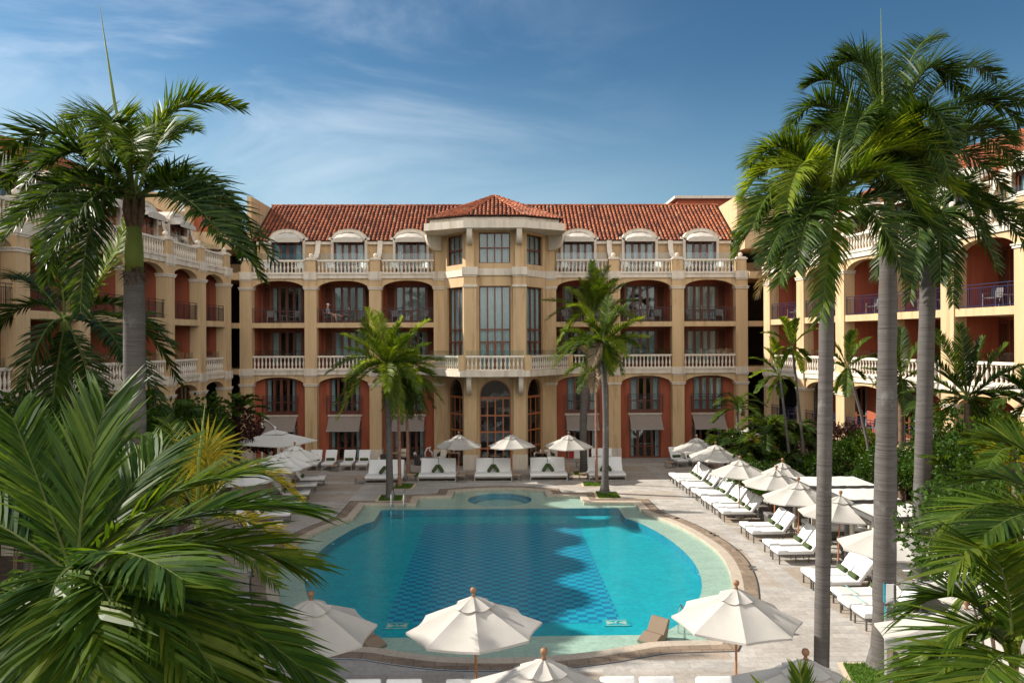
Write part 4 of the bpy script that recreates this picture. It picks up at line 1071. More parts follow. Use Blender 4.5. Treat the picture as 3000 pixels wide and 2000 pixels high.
for i, (x, y) in enumerate(rows):
    p = P(x, y, 0.44)
    end = 'farthest from the camera' if i == 0 else (ORD[i] + ' counted from the hotel')
    LP_.append(p)
    LS.put((p.x + 0.03, p.y - 0.34, 0), rn.uniform(-0.03, 0.03) + 0.02, 'white padded lounger of the right poolside row, ' + end, 'loungers in the right poolside row')
# towels spread over two near loungers
def towel(i, nm):
    p = LP_[i]; o = empty('beach_towel', (p.x + 0.03, p.y - 0.34, 0), 0.02, nm, 'towel', 'towels spread over loungers')
    mb = MB(); prof = [(0.0, 0.515), (0.32, 0.518), (0.5, 0.49), (1.12, 0.485), (1.22, 0.56), (1.45, 0.83), (1.72, 1.13), (1.84, 1.20), (1.95, 1.08), (2.0, 0.9)]
    n = 8; vs = []
    for j, (x, z) in enumerate(prof):
        for k in range(n + 1):
            u = k / n; e = 0.10 if k in (0, n) else 0; vs.append((x, -0.385 + 0.77 * u, z - e + 0.012 * sin(k * 2.2 + j)))
    mb.add(vs, [(j * (n + 1) + k, j * (n + 1) + k + 1, (j + 1) * (n + 1) + k + 1, (j + 1) * (n + 1) + k) for j in range(len(prof) - 1) for k in range(n)])
    mb.obj('cloth', ['cream_cloth'], o, smooth=True, fix=False)
    mb = MB(); mb.add([(0.40, -0.37, 0.528), (0.48, -0.37, 0.515), (0.48, 0.37, 0.515), (0.40, 0.37, 0.528)], [(0, 1, 2, 3)]); mb.obj('stripe', ['blue_cloth'], o, fix=False)
towel(17, 'cream towel with a pale blue stripe over the lounger beside the thick trunk'); towel(18, 'cream towel with a pale blue stripe over the next nearer lounger')
# left side loungers, backs to the left
for i, (x, y) in enumerate(((950, 1398), (926, 1416), (905, 1440), (880, 1475), (850, 1500), (823, 1532))):
    p = P(x, y, 0.44); LS.put((p.x, p.y, 0), pi + 0.12, 'white lounger of the left row facing the pool, ' + (ORD[i] + ' counted from the hotel'), 'loungers in the left row')
for i, (x, l) in enumerate(((905, 'pale lounger against the left hotel wall, partly behind an umbrella'), (950, 'pale lounger against the hotel wall, second of four'), (1006, 'pale lounger against the hotel wall, third of four'), (1051, 'pale lounger against the hotel wall, nearest the tall palm'))):
    p = P(x + 8, 1379); LL.put((p.x, p.y, 0), pi / 2 + 0.03, l, 'loungers against the hotel wall')
for i, (x, l) in enumerate(((1748, 'pale lounger behind the last daybed, left of the dark palm trunk'), (1776, 'pale lounger behind the last daybed, right of the dark palm trunk'))):
    p = P(x + 3, 1374); LL.put((p.x, p.y, 0), pi / 2 - 0.1, l, 'loungers against the hotel wall')
for i, (x, y, l) in enumerate(((2001, 1369, 'shaded lounger under the farthest right umbrella'), (2045, 1369, 'shaded lounger next to the terracotta corner, right of its twin'), (2087, 1372, 'shaded lounger at the edge of the right planting'))):
    p = P(x, y); LL.put((p.x, p.y, 0), pi / 2 + 0.12, l, 'loungers in the far right corner')
# row along the bottom edge: only the tops of the backrests show
for i, (x, l) in enumerate(((1068, 'white lounger back at the bottom edge, left of the centre umbrella'), (1187, 'white lounger back at the bottom edge, nearly under the centre umbrella'), (1360, 'white lounger back at the bottom edge, hidden by the nearest umbrella'), (1806, 'white lounger back at the bottom edge, right of the nearest umbrella'), (1920, 'white lounger back at the bottom edge, in the middle of the right three'), (2085, 'white lounger back at the bottom edge beside the ladder umbrella'))):
    p = P(x, 1992 if x < 1500 else 1985, 1.0); LS.put((p.x, p.y - 1.86, 0), pi / 2, l, 'loungers along the bottom edge')

# double daybeds
def make_daybed():
    o = empty('double_daybed'); o['category'] = 'daybed'; w = 1.06
    mb = MB()
    for y in (0.0, 1.55):
        mb.bar((-w, y, 0.04), (w, y, 0.04), 0.05); mb.bar((-w, y, 0.26), (w, y, 0.26), 0.05)
    for x in (-w, w): mb.bar((x, 0, 0.26), (x, 1.55, 0.26), 0.05); mb.bar((x, 0, 0.04), (x, 1.55, 0.04), 0.05)
    for x in (-0.55, 0.55): mb.bar((x, 0.1, 0.03), (x * 1.1, 1.3, 0.5), 0.05)
    mb.obj('frame', ['frame_light'], o)
    for x in (-w, w):
        for y in (0.0, 1.55):
            mb = MB(); mb.box(x - 0.03, x + 0.03, y - 0.03, y + 0.03, 0, 0.28); mb.obj('leg', ['frame_light'], o)
    mb = MB(); mb.rbox(-w - 0.02, w + 0.02, -0.05, 1.1, 0.29, 0.43, 0.05, seg=3); mb.obj('mattress', ['mattress'], o, smooth=True)
    for s in (-1, 1):
        mb = MB(); mb.T = Tl(0, 1.02, 0.36) @ Matrix.Rotation(rad(57), 4, 'X'); a, b = sorted((s * 0.012, s * (w - 0.04))); mb.rbox(a, b, 0, 0.92, -0.04, 0.10, 0.05, seg=3); mb.obj('backrest', ['mattress'], o, smooth=True)
    for s in (-1, 1):
        mb = MB(); mb.T = Tl(s * 0.30, 0.70, 0.47) @ Matrix.Scale(1.22, 4) @ Matrix.Rotation(s * rad(-36), 4, 'Y') @ Matrix.Rotation(rad(-22), 4, 'X')
        mb.lathe([(0.001, -0.02), (0.06, 0.0), (0.085, 0.06), (0.088, 0.2), (0.085, 0.36), (0.06, 0.42), (0.001, 0.44)], (0, 0, 0), 12); mb.obj('bolster', ['green_cloth'], o, smooth=True)
    return o
DB = Stamp(make_daybed)
for i, (x, y, l) in enumerate(((1123, 1417, 'white double daybed behind the left tall palm trunk'), (1280, 1412, 'white double daybed between the thin palms and the tower'), (1445, 1411, 'white double daybed in front of the central tower arch'), (1608, 1409, 'white double daybed in front of the right tower pier'), (1780, 1408, 'white double daybed behind the dark palm trunk right of the tower'))):
    p = P(x, y); DB.put((p.x, p.y, 0), 0, l, 'double daybeds lined up behind the pool')
# side tables
def make_side():
    o = empty('side_table'); o['category'] = 'side table'
    mb = MB(); mb.rbox(-0.26, 0.26, -0.26, 0.26, 0.36, 0.395, 0.008, seg=1); mb.obj('table_top', ['teak_top'], o)
    for x in (-0.24, 0.24):
        for y in (-0.24, 0.24):
            mb = MB(); mb.box(x - 0.015, x + 0.015, y - 0.015, y + 0.015, 0, 0.36); mb.obj('leg', ['frame_metal'], o)
    return o
SD = Stamp(make_side)
for (x, y, l) in ((2180, 1522, 'low side table at the end of the long lounger row'), (2270, 1582, 'low side table beside the first pair of near loungers'), (2343, 1642, 'low side table beside the second pair of near loungers'), (1351, 1410, 'low side table under the left white umbrella'), (1514, 1408, 'low side table beside the central umbrella pole'),
        (1055, 1417, 'low side table at the left end of the daybeds'), (1205, 1408, 'low side table right of the first daybed'), (1378, 1404, 'low side table left of the central daybed'), (1710, 1405, 'low side table left of the last daybed'), (1962, 1370, 'small table beside the shaded corner loungers'), (2075, 1370, 'small table between the shaded corner loungers'), (978, 1380, 'small table between the loungers on the hotel wall'), (2225, 1478, 'low side table behind the long lounger row'), (1700, 1368, 'small table behind the last two umbrellas')):
    p = P(x, y); SD.put((p.x, p.y, 0), 0.02, l, 'low side tables')

# dining furniture under the tower
def make_tub():
    o = empty('wicker_armchair'); o['category'] = 'armchair'
    mb = MB(); n = 16; vs = []
    for i in range(n + 1):
        a = pi * (-0.12 + 1.24 * i / n); hh = 0.62 + 0.2 * max(0, sin(a)) ** 1.5
        for (r, z) in ((0.31, 0.05), (0.36, 0.4), (0.38, hh), (0.33, hh), (0.31, 0.4)): vs.append((r * cos(a), r * sin(a) * 0.95, z))
    mb.add(vs, [(i * 5 + j, i * 5 + j + 1, (i + 1) * 5 + j + 1, (i + 1) * 5 + j) for i in range(n) for j in range(4)])
    mb.rbox(-0.3, 0.3, -0.3, 0.28, 0.06, 0.34, 0.03); mb.obj('shell', ['wicker'], o)
    mb = MB(); mb.rbox(-0.27, 0.27, -0.31, 0.2, 0.34, 0.45, 0.04); mb.obj('seat_cushion', ['cream_cloth'], o, smooth=True)
    mb = MB(); mb.T = Tl(0, 0.2, 0.42) @ Matrix.Rotation(rad(75), 4, 'X'); mb.rbox(-0.24, 0.24, 0, 0.44, -0.04, 0.07, 0.04); mb.obj('back_cushion', ['cream_cloth'], o, smooth=True)
    return o
TB = Stamp(make_tub)
for (x, y, r, l) in ((1297, 1356, -0.3, 'cream-cushioned wicker armchair left of the tower table'), (1355, 1362, 1.9, 'wicker armchair seen from behind beside the left tower pier'), (1417, 1364, -0.5, 'wicker armchair just right of the left tower pier'), (1490, 1362, 0.8, 'wicker armchair left of the right tower pier'), (1556, 1362, -1.9, 'wicker armchair just right of the right tower pier'), (1610, 1356, 0.6, 'cream-cushioned wicker armchair near the service cart'),
        (1120, 1360, -1.4, 'wicker armchair behind the left tall palm'), (1184, 1352, 0.0, 'pale-backed armchair between the thin palms'), (1228, 1362, 1.5, 'wicker armchair right of the thin palms')):
    p = P(x, y); TB.put((p.x, p.y, 0), r, l, 'wicker armchairs by the tower')
def make_round():
    o = empty('dining_table'); o['category'] = 'table'
    mb = MB(); mb.lathe([(0.001, 0.70), (0.46, 0.70), (0.47, 0.715), (0.47, 0.74), (0.001, 0.745)], (0, 0, 0), 24); mb.obj('table_top', ['teak_top'], o)
    mb = MB(); mb.lathe([(0.22, 0), (0.22, 0.02), (0.04, 0.05), (0.035, 0.7)], (0, 0, 0), 12); mb.obj('pedestal', ['frame_metal'], o)
    mb = MB(); mb.box(-0.05, 0.05, -0.01, 0.01, 0.745, 0.93); mb.obj('menu_card', ['white_paint'], o)
    return o
RT = Stamp(make_round)
for (x, y, l) in ((1330, 1357, 'round table left of the left tower pier'), (1451, 1366, 'round table between the tower piers'), (1584, 1357, 'round table right of the right tower pier'), (1170, 1358, 'round table behind the two left palms')):
    p = P(x, y); RT.put((p.x, p.y, 0), 0.3, l, 'round tables by the tower')
# service cart, extinguisher, easel, wall sign, shower post
p = P(1702, 1346); c = empty('service_cart', (p.x, p.y, 0), 0, 'white slatted service cart beside the leaning palm trunk', 'cart')
mb = MB(); mb.rbox(-0.5, 0.5, -0.3, 0.3, 0.12, 0.86, 0.02)
for i in range(8): mb.box(-0.46, 0.46, -0.315, -0.3, 0.17 + i * 0.085, 0.235 + i * 0.085)
mb.obj('cabinet', ['white_paint'], c)
mb = MB(); mb.rbox(-0.56, 0.56, -0.36, 0.36, 0.86, 0.91, 0.01); mb.obj('counter_top', ['white_paint'], c)
for x in (-0.42, 0.42):
    mb = MB(); mb.T = Tl(x, -0.22, 0.07) @ Matrix.Rotation(pi / 2, 4, 'X'); mb.lathe([(0.03, -0.02), (0.07, -0.02), (0.07, 0.02), (0.03, 0.02)]); mb.obj('wheel', ['ink'], c)
p = P(1675, 1346); c = empty('fire_extinguisher', (p.x, p.y, 0), 0, 'red extinguisher cabinet left of the white service cart', 'fire extinguisher')
mb = MB(); mb.rbox(-0.16, 0.16, -0.12, 0.12, 0.05, 0.72, 0.06, seg=3); mb.obj('cylinder_body', ['red_plastic'], c)
mb = MB(); mb.lathe([(0.12, 0.72), (0.1, 0.8), (0.03, 0.84), (0.03, 0.9)]); mb.bar((0, 0, 0.88), (0.1, -0.05, 0.9), 0.03); mb.obj('valve', ['ink'], c)
p = P(1652, 1346); c = empty('folding_stand', (p.x, p.y, 0), 0, 'narrow dark stand with a cream frame left of the red extinguisher', 'stand')
mb = MB(); mb.bar((-0.25, 0, 0), (-0.22, 0, 0.75), 0.04); mb.bar((0.25, 0, 0), (0.22, 0, 0.75), 0.04); mb.bar((-0.22, 0, 0.75), (0.22, 0, 0.75), 0.04); mb.bar((-0.24, 0, 0.2), (0.24, 0, 0.2), 0.03); mb.bar((-0.22, 0.25, 0), (-0.2, 0, 0.7), 0.03); mb.bar((0.22, 0.25, 0), (0.2, 0, 0.7), 0.03); mb.obj('frame', ['cream_cloth'], c)
p = P(1256, 1352); c = empty('garden_ornament', (p.x, p.y, 0.02), 0, 'small white abstract sculpture on a grey plinth left of the tower', 'sculpture')
mb = MB(); mb.box(-0.42, 0.42, -0.2, 0.2, 0, 0.28); mb.obj('plinth', ['stone_grey'], c)
mb = MB(); mb.tube([(-0.22, 0, 0.28), (-0.25, 0, 0.6), (-0.1, 0, 0.88), (0.12, 0, 0.95), (0.05, 0, 0.75), (0.22, 0, 0.62), (0.25, 0, 0.28)], [0.06, 0.05, 0.06, 0.07, 0.05, 0.06, 0.05], 8); mb.obj('figure', ['white_paint'], c, smooth=True)
q = PY(847, 1318, 52.6); c = empty('wall_sign', (q.x, 52.6, q.z), 0, 'pale sign board with a dark wreath emblem hung under the left awning', 'sign')
mb = MB(); mb.box(-0.78, 0.78, -0.03, 0.03, -0.42, 0.42); mb.obj('board', ['stucco_white'], c)
mb = MB()
for i in range(14):
    a = 2 * pi * i / 14; mb.ball((-0.34 + 0.21 * cos(a), -0.035, 0.04 + 0.21 * sin(a)), 0.035, n=5)
mb.obj('emblem', ['ink'], c)
text_obj('C', 0.36, Matrix.Translation((0.26, -0.033, 0.02)) @ Matrix.Rotation(pi / 2, 4, 'X'), 'ink', 'lettering', c)
mb = MB()
for x in (-0.6, 0.1): mb.ball((x, -0.05, 0.6), 0.05, n=6)
mb.bar((-0.7, 0, 0.42), (-0.7, 0, 0.75), 0.02); mb.bar((0.7, 0, 0.42), (0.7, 0, 0.75), 0.02)
mb.obj('hanger', ['fruit'], c)
p = P(2604, 2060); c = empty('outdoor_shower', (p.x, p.y, 0), 0, 'polished steel shower post beside the thick palm trunk', 'shower')
zt = PY(2616, 1706, p.y).z
mb = MB(); mb.rbox(-0.075, 0.075, -0.06, 0.06, 0, zt - 0.5, 0.015); mb.obj('post', ['chrome'], c)
mb = MB(); mb.rbox(-0.09, 0.10, -0.075, 0.075, zt - 0.45, zt, 0.02); mb.bar((0, 0, zt - 0.06), (0.32, 0.1, zt - 0.06), 0.03); mb.obj('shower_head', ['chrome'], c)

# woven in-pool chairs
def make_wave():
    o = empty('pool_chair'); o['category'] = 'pool chair'
    mb = MB(); w = 0.34
    mb.prism([(0.0, 0.0), (0.0, 0.10), (0.55, 0.40), (0.75, 0.36), (1.12, 0.98), (1.24, 0.96), (1.20, 0.75), (0.98, 0.0)], 'x', -w, w)
    mb.obj('woven_seat', ['woven'], o); return o
WV = Stamp(make_wave)
for (x, y, r, l) in ((1110, 1905, -2.2, 'woven in-pool chair in the shade right of the left umbrella'), (1895, 1891, 2.35, 'sunlit woven in-pool chair on the shallow ledge left of the grey umbrella'), (2215, 1885, 2.35, 'woven in-pool chair half hidden behind the grey umbrella')):
    p = P(x, y, -0.1); WV.put((p.x, p.y + 0.2, -0.14), r + pi, l, 'woven in-pool chairs').scale = (0.8, 0.62, 0.58)
# ladders
def ladder(p1, p2, rz, label):
    c = empty('pool_ladder', ((p1.x + p2.x) / 2, (p1.y + p2.y) / 2, 0), rz, label, 'pool ladder', 'steel pool ladders')
    w = (p2 - p1).length / 2
    for s in (-1, 1):
        mb = MB(); mb.tube([(s * w, -0.65, 0.0 - 0.15), (s * w, -0.65, 0.55), (s * w, -0.55, 0.72), (s * w, -0.2, 0.74), (s * w, 0.05, 0.55), (s * w, 0.12, 0.1), (s * w, 0.12, -0.85)], 0.024, 8); mb.obj('handrail', ['chrome'], c, smooth=True)
    for i in range(3):
        mb = MB(); mb.box(-w, w, 0.08, 0.18, -0.3 - i * 0.25, -0.27 - i * 0.25); mb.obj('step', ['chrome'], c)
ladder(P(1146, 1494, ZL), P(1182, 1494, ZL), pi, 'steel ladder at the back left corner of the pool by the tall palm')
ladder(P(1990, 1858, ZL), P(2056, 1858, ZL), 0, 'steel ladder at the near right of the pool below the grey umbrella')

# cabanas
def cabana(pts, zt, label, bed_col):
    q = [P(x, y, zt) for x, y in pts]; x0 = min(p.x for p in q); x1 = max(p.x for p in q); y0 = min(p.y for p in q); y1 = max(p.y for p in q)
    o = empty('pool_cabana', ((x0 + x1) / 2, (y0 + y1) / 2, 0), 0, label, 'cabana', 'white-roofed cabanas')
    w = (x1 - x0) / 2; d = (y1 - y0) / 2
    mb = MB(); n = 10
    for i in range(n):
        for j in range(n):
            def zz(u, v): return zt + 0.03 * sin(pi * u) * sin(pi * v)
            vs = []
            for (a, b) in ((i, j), (i + 1, j), (i + 1, j + 1), (i, j + 1)): u, v = a / n, b / n; vs.append((-w + 2 * w * u, -d + 2 * d * v, zz(u, v) - 0.02 * abs(sin(u * 12))))
            mb.add(vs, [(0, 1, 2, 3)])
    mb.obj('roof_canvas', ['canvas_white'], o, smooth=True)
    mb = MB()
    for (a, b) in (((-w, -d), (w, -d)), ((w, -d), (w, d)), ((w, d), (-w, d)), ((-w, d), (-w, -d))): mb.bar((a[0], a[1], zt - 0.1), (b[0], b[1], zt - 0.1), 0.07, 0.14)
    mb.obj('roof_frame', ['frame_metal'], o)
    for sx in (-1, 1):
        for sy in (-1, 1):
            mb = MB(); mb.box(sx * w - 0.05, sx * w + 0.05, sy * d - 0.05, sy * d + 0.05, 0, zt - 0.17); mb.obj('post', ['frame_metal'], o)
            mb = MB(); vs = []
            for k in range(13):
                a = 2 * pi * k / 12; r = 0.10 + 0.03 * sin(k * 3.0)
                vs += [(sx * (w - 0.16) + r * cos(a), sy * (d - 0.05) + r * sin(a), zt - 0.2), (sx * (w - 0.16) + r * 0.6 * cos(a), sy * (d - 0.05) + r * 0.6 * sin(a), 1.0), (sx * (w - 0.16) + r * 0.9 * cos(a), sy * (d - 0.05) + r * 0.9 * sin(a), 0.1)]
            mb.add(vs, [(3 * k + j, 3 * k + j + 1, 3 * k + j + 4, 3 * k + j + 3) for k in range(12) for j in range(2)]); mb.obj('curtain', ['cream_cloth'], o, smooth=True)
    mb = MB(); mb.box(w - 0.03, w, -d + 0.06, d - 0.06, 0.1, zt - 0.18); mb.obj('back_screen', ['cream_cloth'], o)
    b = empty('cabana_bed', ((x0 + x1) / 2 + 0.1, (y0 + y1) / 2, 0), 0, 'bed inside the ' + label.split(',')[0], 'bed', 'beds inside the cabanas')
    mb = MB(); mb.rbox(-w + 0.3, w - 0.4, -d + 0.25, d - 0.25, 0.05, 0.34, 0.02); mb.obj('base', ['frame_metal'], b)
    mb = MB(); mb.rbox(-w + 0.28, w - 0.4, -d + 0.22, d - 0.22, 0.34, 0.52, 0.06, seg=3); mb.obj('mattress', [bed_col], b, smooth=True)
    mb = MB(); mb.rbox(w - 0.75, w - 0.42, -d + 0.3, d - 0.3, 0.5, 0.82, 0.08, seg=3); mb.obj('pillow', ['cream_cloth'], b, smooth=True)
cabana([(2330, 1395), (2505, 1396), (2370, 1421), (2470, 1421)], 2.25, 'farthest white-roofed cabana, by the flowering hedge', 'mattress')
cabana([(2430, 1430), (2530, 1430), (2482, 1461), (2640, 1461)], 2.3, 'middle white-roofed cabana, crossed by the thick palm trunk', 'mattress')
cabana([(2520, 1474), (2663, 1474), (2560, 1512), (2690, 1510)], 2.35, 'nearest white-roofed cabana, left of the trunk with the dark cracks', 'mattress')
def make_bed2():
    o = empty('poolside_bed'); o['category'] = 'bed'
    mb = MB(); mb.rbox(0, 1.95, -0.8, 0.8, 0.05, 0.32, 0.02); mb.obj('base', ['frame_metal'], o)
    mb = MB(); mb.rbox(-0.02, 1.97, -0.82, 0.82, 0.32, 0.48, 0.06, seg=3); mb.obj('mattress', ['grey_cloth'], o, smooth=True); return o
B2 = Stamp(make_bed2)
for (x, y, l) in ((2232, 1496, 'low grey bed behind the long lounger row'), (2492, 1622, 'low grey bed between the two thick palm trunks'), (2690, 1770, 'low grey bed behind the steel shower post')):
    p = P(x, y, 0.45); B2.put((p.x, p.y, 0), 0, l, 'low grey beds')
for i, (x, y) in enumerate(((2515, 1636), (2640, 1690), (2720, 1640), (2745, 1660))):
    p = P(x, y, 0.44); LS.put((p.x, p.y - 0.3, 0), 0.05, 'white lounger of the second row behind the thick trunks, ' + ORD[i] + ' from the hotel', 'loungers in the second right row')

# ------------------------------------------------------------------ balcony furniture
def make_bchair(mat='grey_cloth', fm='frame_light'):
    o = empty('balcony_chair'); o['category'] = 'chair'
    mb = MB(); mb.rbox(-0.26, 0.26, -0.25, 0.25, 0.40, 0.44, 0.015); mb.obj('seat', [mat], o)
    mb = MB(); mb.T = Tl(0, 0.24, 0.42) @ Matrix.Rotation(rad(-12), 4, 'X'); mb.rbox(-0.26, 0.26, -0.015, 0.02, 0.0, 0.45, 0.012); mb.obj('backrest', [mat], o)
    for x in (-0.27, 0.27):
        mb = MB(); mb.tube([(x, -0.26, 0), (x, -0.25, 0.6), (x, 0.2, 0.64), (x, 0.32, 0.62)], 0.014, 6); mb.tube([(x, 0.3, 0), (x, 0.22, 0.42)], 0.014, 6); mb.obj('side_frame', [fm], o)
    return o
def make_btable():
    o = empty('balcony_table'); o['category'] = 'table'
    mb = MB(); mb.lathe([(0.001, 0.5), (0.30, 0.5), (0.31, 0.52), (0.001, 0.525)], (0, 0, 0), 16); mb.obj('table_top', ['frame_light'], o)
    for k in range(3):
        mb = MB(); a = 2 * pi * k / 3 + 0.5; mb.tube([(0.28 * cos(a), 0.28 * sin(a), 0), (0.2 * cos(a), 0.2 * sin(a), 0.5)], 0.012, 6); mb.obj('leg', ['frame_light'], o)
    return o
BC = Stamp(make_bchair); BT = Stamp(make_btable); WC = Stamp(lambda: make_bchair('white_paint', 'white_paint'))
bayn = ['leftmost bay', 'second bay from the left', 'bay just left of the tower', 'bay just right of the tower', 'second bay from the right', 'rightmost bay']
bx = [(PX[i] + PX[i + 1]) / 2 for i in (0, 1, 2, 4, 5, 6)]
for i, x in enumerate(bx):
    for s, nm in ((-1, 'left'), (1, 'right')):
        BC.put((x + s * (0.95 if i else 0.8), FY + 1.25, 9.36), pi + s * 0.35 + 0.0 if False else -s * 0.35, 'grey sling chair, %s one, upper balcony of the %s' % (nm, bayn[i]), 'chairs on the hotel balconies')
        WC.put((x + s * 0.95, FY + 1.25, 12.67), -s * 0.5, 'white terrace chair, %s one, below the dormer of the %s' % (nm, bayn[i]), 'white chairs on the roof terraces')
    BT.put((x + 0.05, FY + 1.15, 9.36), 0, 'small metal table on the upper balcony of the %s' % bayn[i], 'tables on the hotel balconies')
    BT.put((x + 0.05, FY + 1.15, 12.67), 0, 'small terrace table under the dormer of the %s' % bayn[i], 'tables on the hotel balconies')
def in_wing(w, x, y, z):
    a = w.rotation_euler.z; return (w.location.x + x * cos(a) - y * sin(a), w.location.y + x * sin(a) + y * cos(a), z)
for i in range(5):
    xc = stepR * (i + 0.5)
    for z, fl in ((9.36, 'upper'), (3.06, 'lower')):
        for s, nm in ((-1, 'far'), (1, 'near')):
            BC.put(in_wing(wr, xc + s * 0.85, 1.2, z), angR - s * 0.3, 'grey chair, %s side of the %s loggia, %s right-wing arch from the corner' % (nm, fl, ORD[i]), 'chairs on the right wing balconies')
        BT.put(in_wing(wr, xc, 1.1, z), 0, 'small table in the %s loggia, %s right-wing arch from the corner' % (fl, ORD[i]), 'tables on the right wing balconies')

# ------------------------------------------------------------------ the seated guest
def skin_mesh(nodes, edges, root, sub=1):
    me = bpy.data.meshes.new('tmp'); me.from_pydata([n[0] for n in nodes], edges, [])
    o = bpy.data.objects.new('tmp', me); COL.objects.link(o)
    md = o.modifiers.new('s', 'SKIN'); md.use_smooth_shade = True
    for i, n in enumerate(nodes):
        sv = me.skin_vertices[0].data[i]; r = n[1]; sv.radius = (r, r) if isinstance(r, (int, float)) else r; sv.use_root = (i == root)
    sb = o.modifiers.new('b', 'SUBSURF'); sb.levels = sub; sb.render_levels = sub
    bpy.context.view_layer.update()
    m2 = bpy.data.meshes.new_from_object(o.evaluated_get(bpy.context.evaluated_depsgraph_get()))
    bpy.data.objects.remove(o, do_unlink=True); return m2
def hand(nodes, edges, wrist, d, up, side, sgn, base):
    d = V(d).normalized(); up = V(up).normalized(); side = V(side).normalized()
    c = V(wrist) + d * 0.07; nodes.append((tuple(c), (0.036, 0.02))); ci = len(nodes) - 1; edges.append((base, ci))
    for k, (off, ln) in enumerate(((-0.03, 0.06), (-0.01, 0.075), (0.01, 0.07), (0.03, 0.055))):
        a = c + side * off + d * 0.03; b = a + d * ln * 0.55 - up * 0.008; e = b + d * ln * 0.4 - up * 0.03
        i = len(nodes); nodes += [(tuple(a), 0.010), (tuple(b), 0.009), (tuple(e), 0.008)]; edges += [(ci, i), (i, i + 1), (i + 1, i + 2)]
    a = V(wrist) + d * 0.03 + side * sgn * 0.035; b = a + d * 0.035 + side * sgn * 0.02; i = len(nodes)
    nodes += [(tuple(a), 0.012), (tuple(b), 0.010)]; edges += [(ci, i), (i, i + 1)]
gp = empty('person', (bx[1] - 1.12, FY + 0.95, 9.36), 0, 'person in a white cap and dark shorts lounging with one leg up on the balcony', 'person')
# x to the right (the way the guest faces), y away from the camera
nd = [((0, 0, 0.50), 0.14), ((-0.03, 0, 0.66), 0.125), ((-0.08, 0, 0.84), 0.135), ((-0.11, 0, 0.98), 0.10), ((-0.10, 0, 1.05), 0.055), ((-0.08, 0, 1.12), 0.075), ((-0.075, 0, 1.20), (0.095, 0.08)), ((-0.08, 0, 1.27), 0.075),
      ((0.03, -0.10, 0.48), 0.085), ((0.42, -0.12, 0.52), 0.06), ((0.50, -0.13, 0.28), 0.052), ((0.54, -0.13, 0.07), 0.035), ((0.66, -0.13, 0.035), 0.032),
      ((0.03, 0.10, 0.48), 0.085), ((0.40, 0.12, 0.58), 0.06), ((0.66, 0.12, 0.50), 0.052), ((0.92, 0.10, 0.44), 0.035), ((0.98, 0.10, 0.54), 0.03),
      ((-0.10, -0.18, 0.93), 0.055), ((-0.08, -0.24, 0.68), 0.042), ((0.18, -0.17, 0.62), 0.028), ((-0.10, 0.18, 0.93), 0.055), ((-0.06, 0.24, 0.68), 0.042), ((0.2, 0.16, 0.64), 0.028)]
ed = [(0, 1), (1, 2), (2, 3), (3, 4), (4, 5), (5, 6), (6, 7), (0, 8), (8, 9), (9, 10), (10, 11), (11, 12), (0, 13), (13, 14), (14, 15), (15, 16), (16, 17), (2, 18), (18, 19), (19, 20), (2, 21), (21, 22), (22, 23)]
hand(nd, ed, (0.18, -0.17, 0.62), (1, 0.3, -0.2), (0, 0, 1), (0, 1, 0), 1, 20); hand(nd, ed, (0.2, 0.16, 0.64), (1, -0.3, -0.2), (0, 0, 1), (0, 1, 0), -1, 23)
# nose
nd += [((0.02, 0, 1.19), 0.016)]; ed += [(6, len(nd) - 1)]
me = skin_mesh(nd, ed, 0, 1); me.materials.clear(); me.materials.append(M['skin']); body = link('body', me, gp)
sh = [((0, 0, 0.52), 0.155), ((-0.03, 0, 0.66), 0.145), ((-0.08, 0, 0.84), 0.155), ((-0.10, 0, 0.96), 0.115), ((-0.10, -0.19, 0.93), 0.07), ((-0.09, -0.235, 0.76), 0.06), ((-0.10, 0.19, 0.93), 0.07), ((-0.075, 0.235, 0.76), 0.06)]
me = skin_mesh(sh, [(0, 1), (1, 2), (2, 3), (2, 4), (4, 5), (2, 6), (6, 7)], 0, 1); me.materials.clear(); me.materials.append(M['shirt']); link('shirt', me, gp)
so = [((-0.02, 0, 0.50), 0.155), ((0.05, -0.10, 0.49), 0.10), ((0.30, -0.115, 0.51), 0.085), ((0.05, 0.10, 0.49), 0.10), ((0.28, 0.115, 0.55), 0.085)]
me = skin_mesh(so, [(0, 1), (1, 2), (0, 3), (3, 4)], 0, 1); me.materials.clear(); me.materials.append(M['shorts']); link('shorts', me, gp)
mb = MB(); mb.lathe([(0.098, 1.215), (0.10, 1.24), (0.09, 1.29), (0.06, 1.32), (0.001, 1.33)], (-0.078, 0, 0), 14)
mb.add([(0.0, -0.07, 1.235), (0.11, -0.05, 1.215), (0.13, 0, 1.213), (0.11, 0.05, 1.215), (0.0, 0.07, 1.235), (0.0, -0.07, 1.225), (0.11, -0.05, 1.205), (0.13, 0, 1.203), (0.11, 0.05, 1.205), (0.0, 0.07, 1.225)], [(0, 1, 2, 3, 4), (9, 8, 7, 6, 5), (0, 5, 6, 1), (1, 6, 7, 2), (2, 7, 8, 3), (3, 8, 9, 4)])
mb.obj('cap', ['cap'], gp, smooth=True)
for o in S.objects:   # seat the guest on the left chair of that bay
    if o.name.startswith('balcony_chair') and abs(o.location.x - (bx[1] - 0.95)) < 0.01 and abs(o.location.z - 9.36) < 0.01 and o.get('category'):
        o.location = (gp.location.x - 0.02, gp.location.y, 9.36); o.rotation_euler.z = pi / 2; o['label'] = 'grey sling chair the guest in the white cap is sitting on'
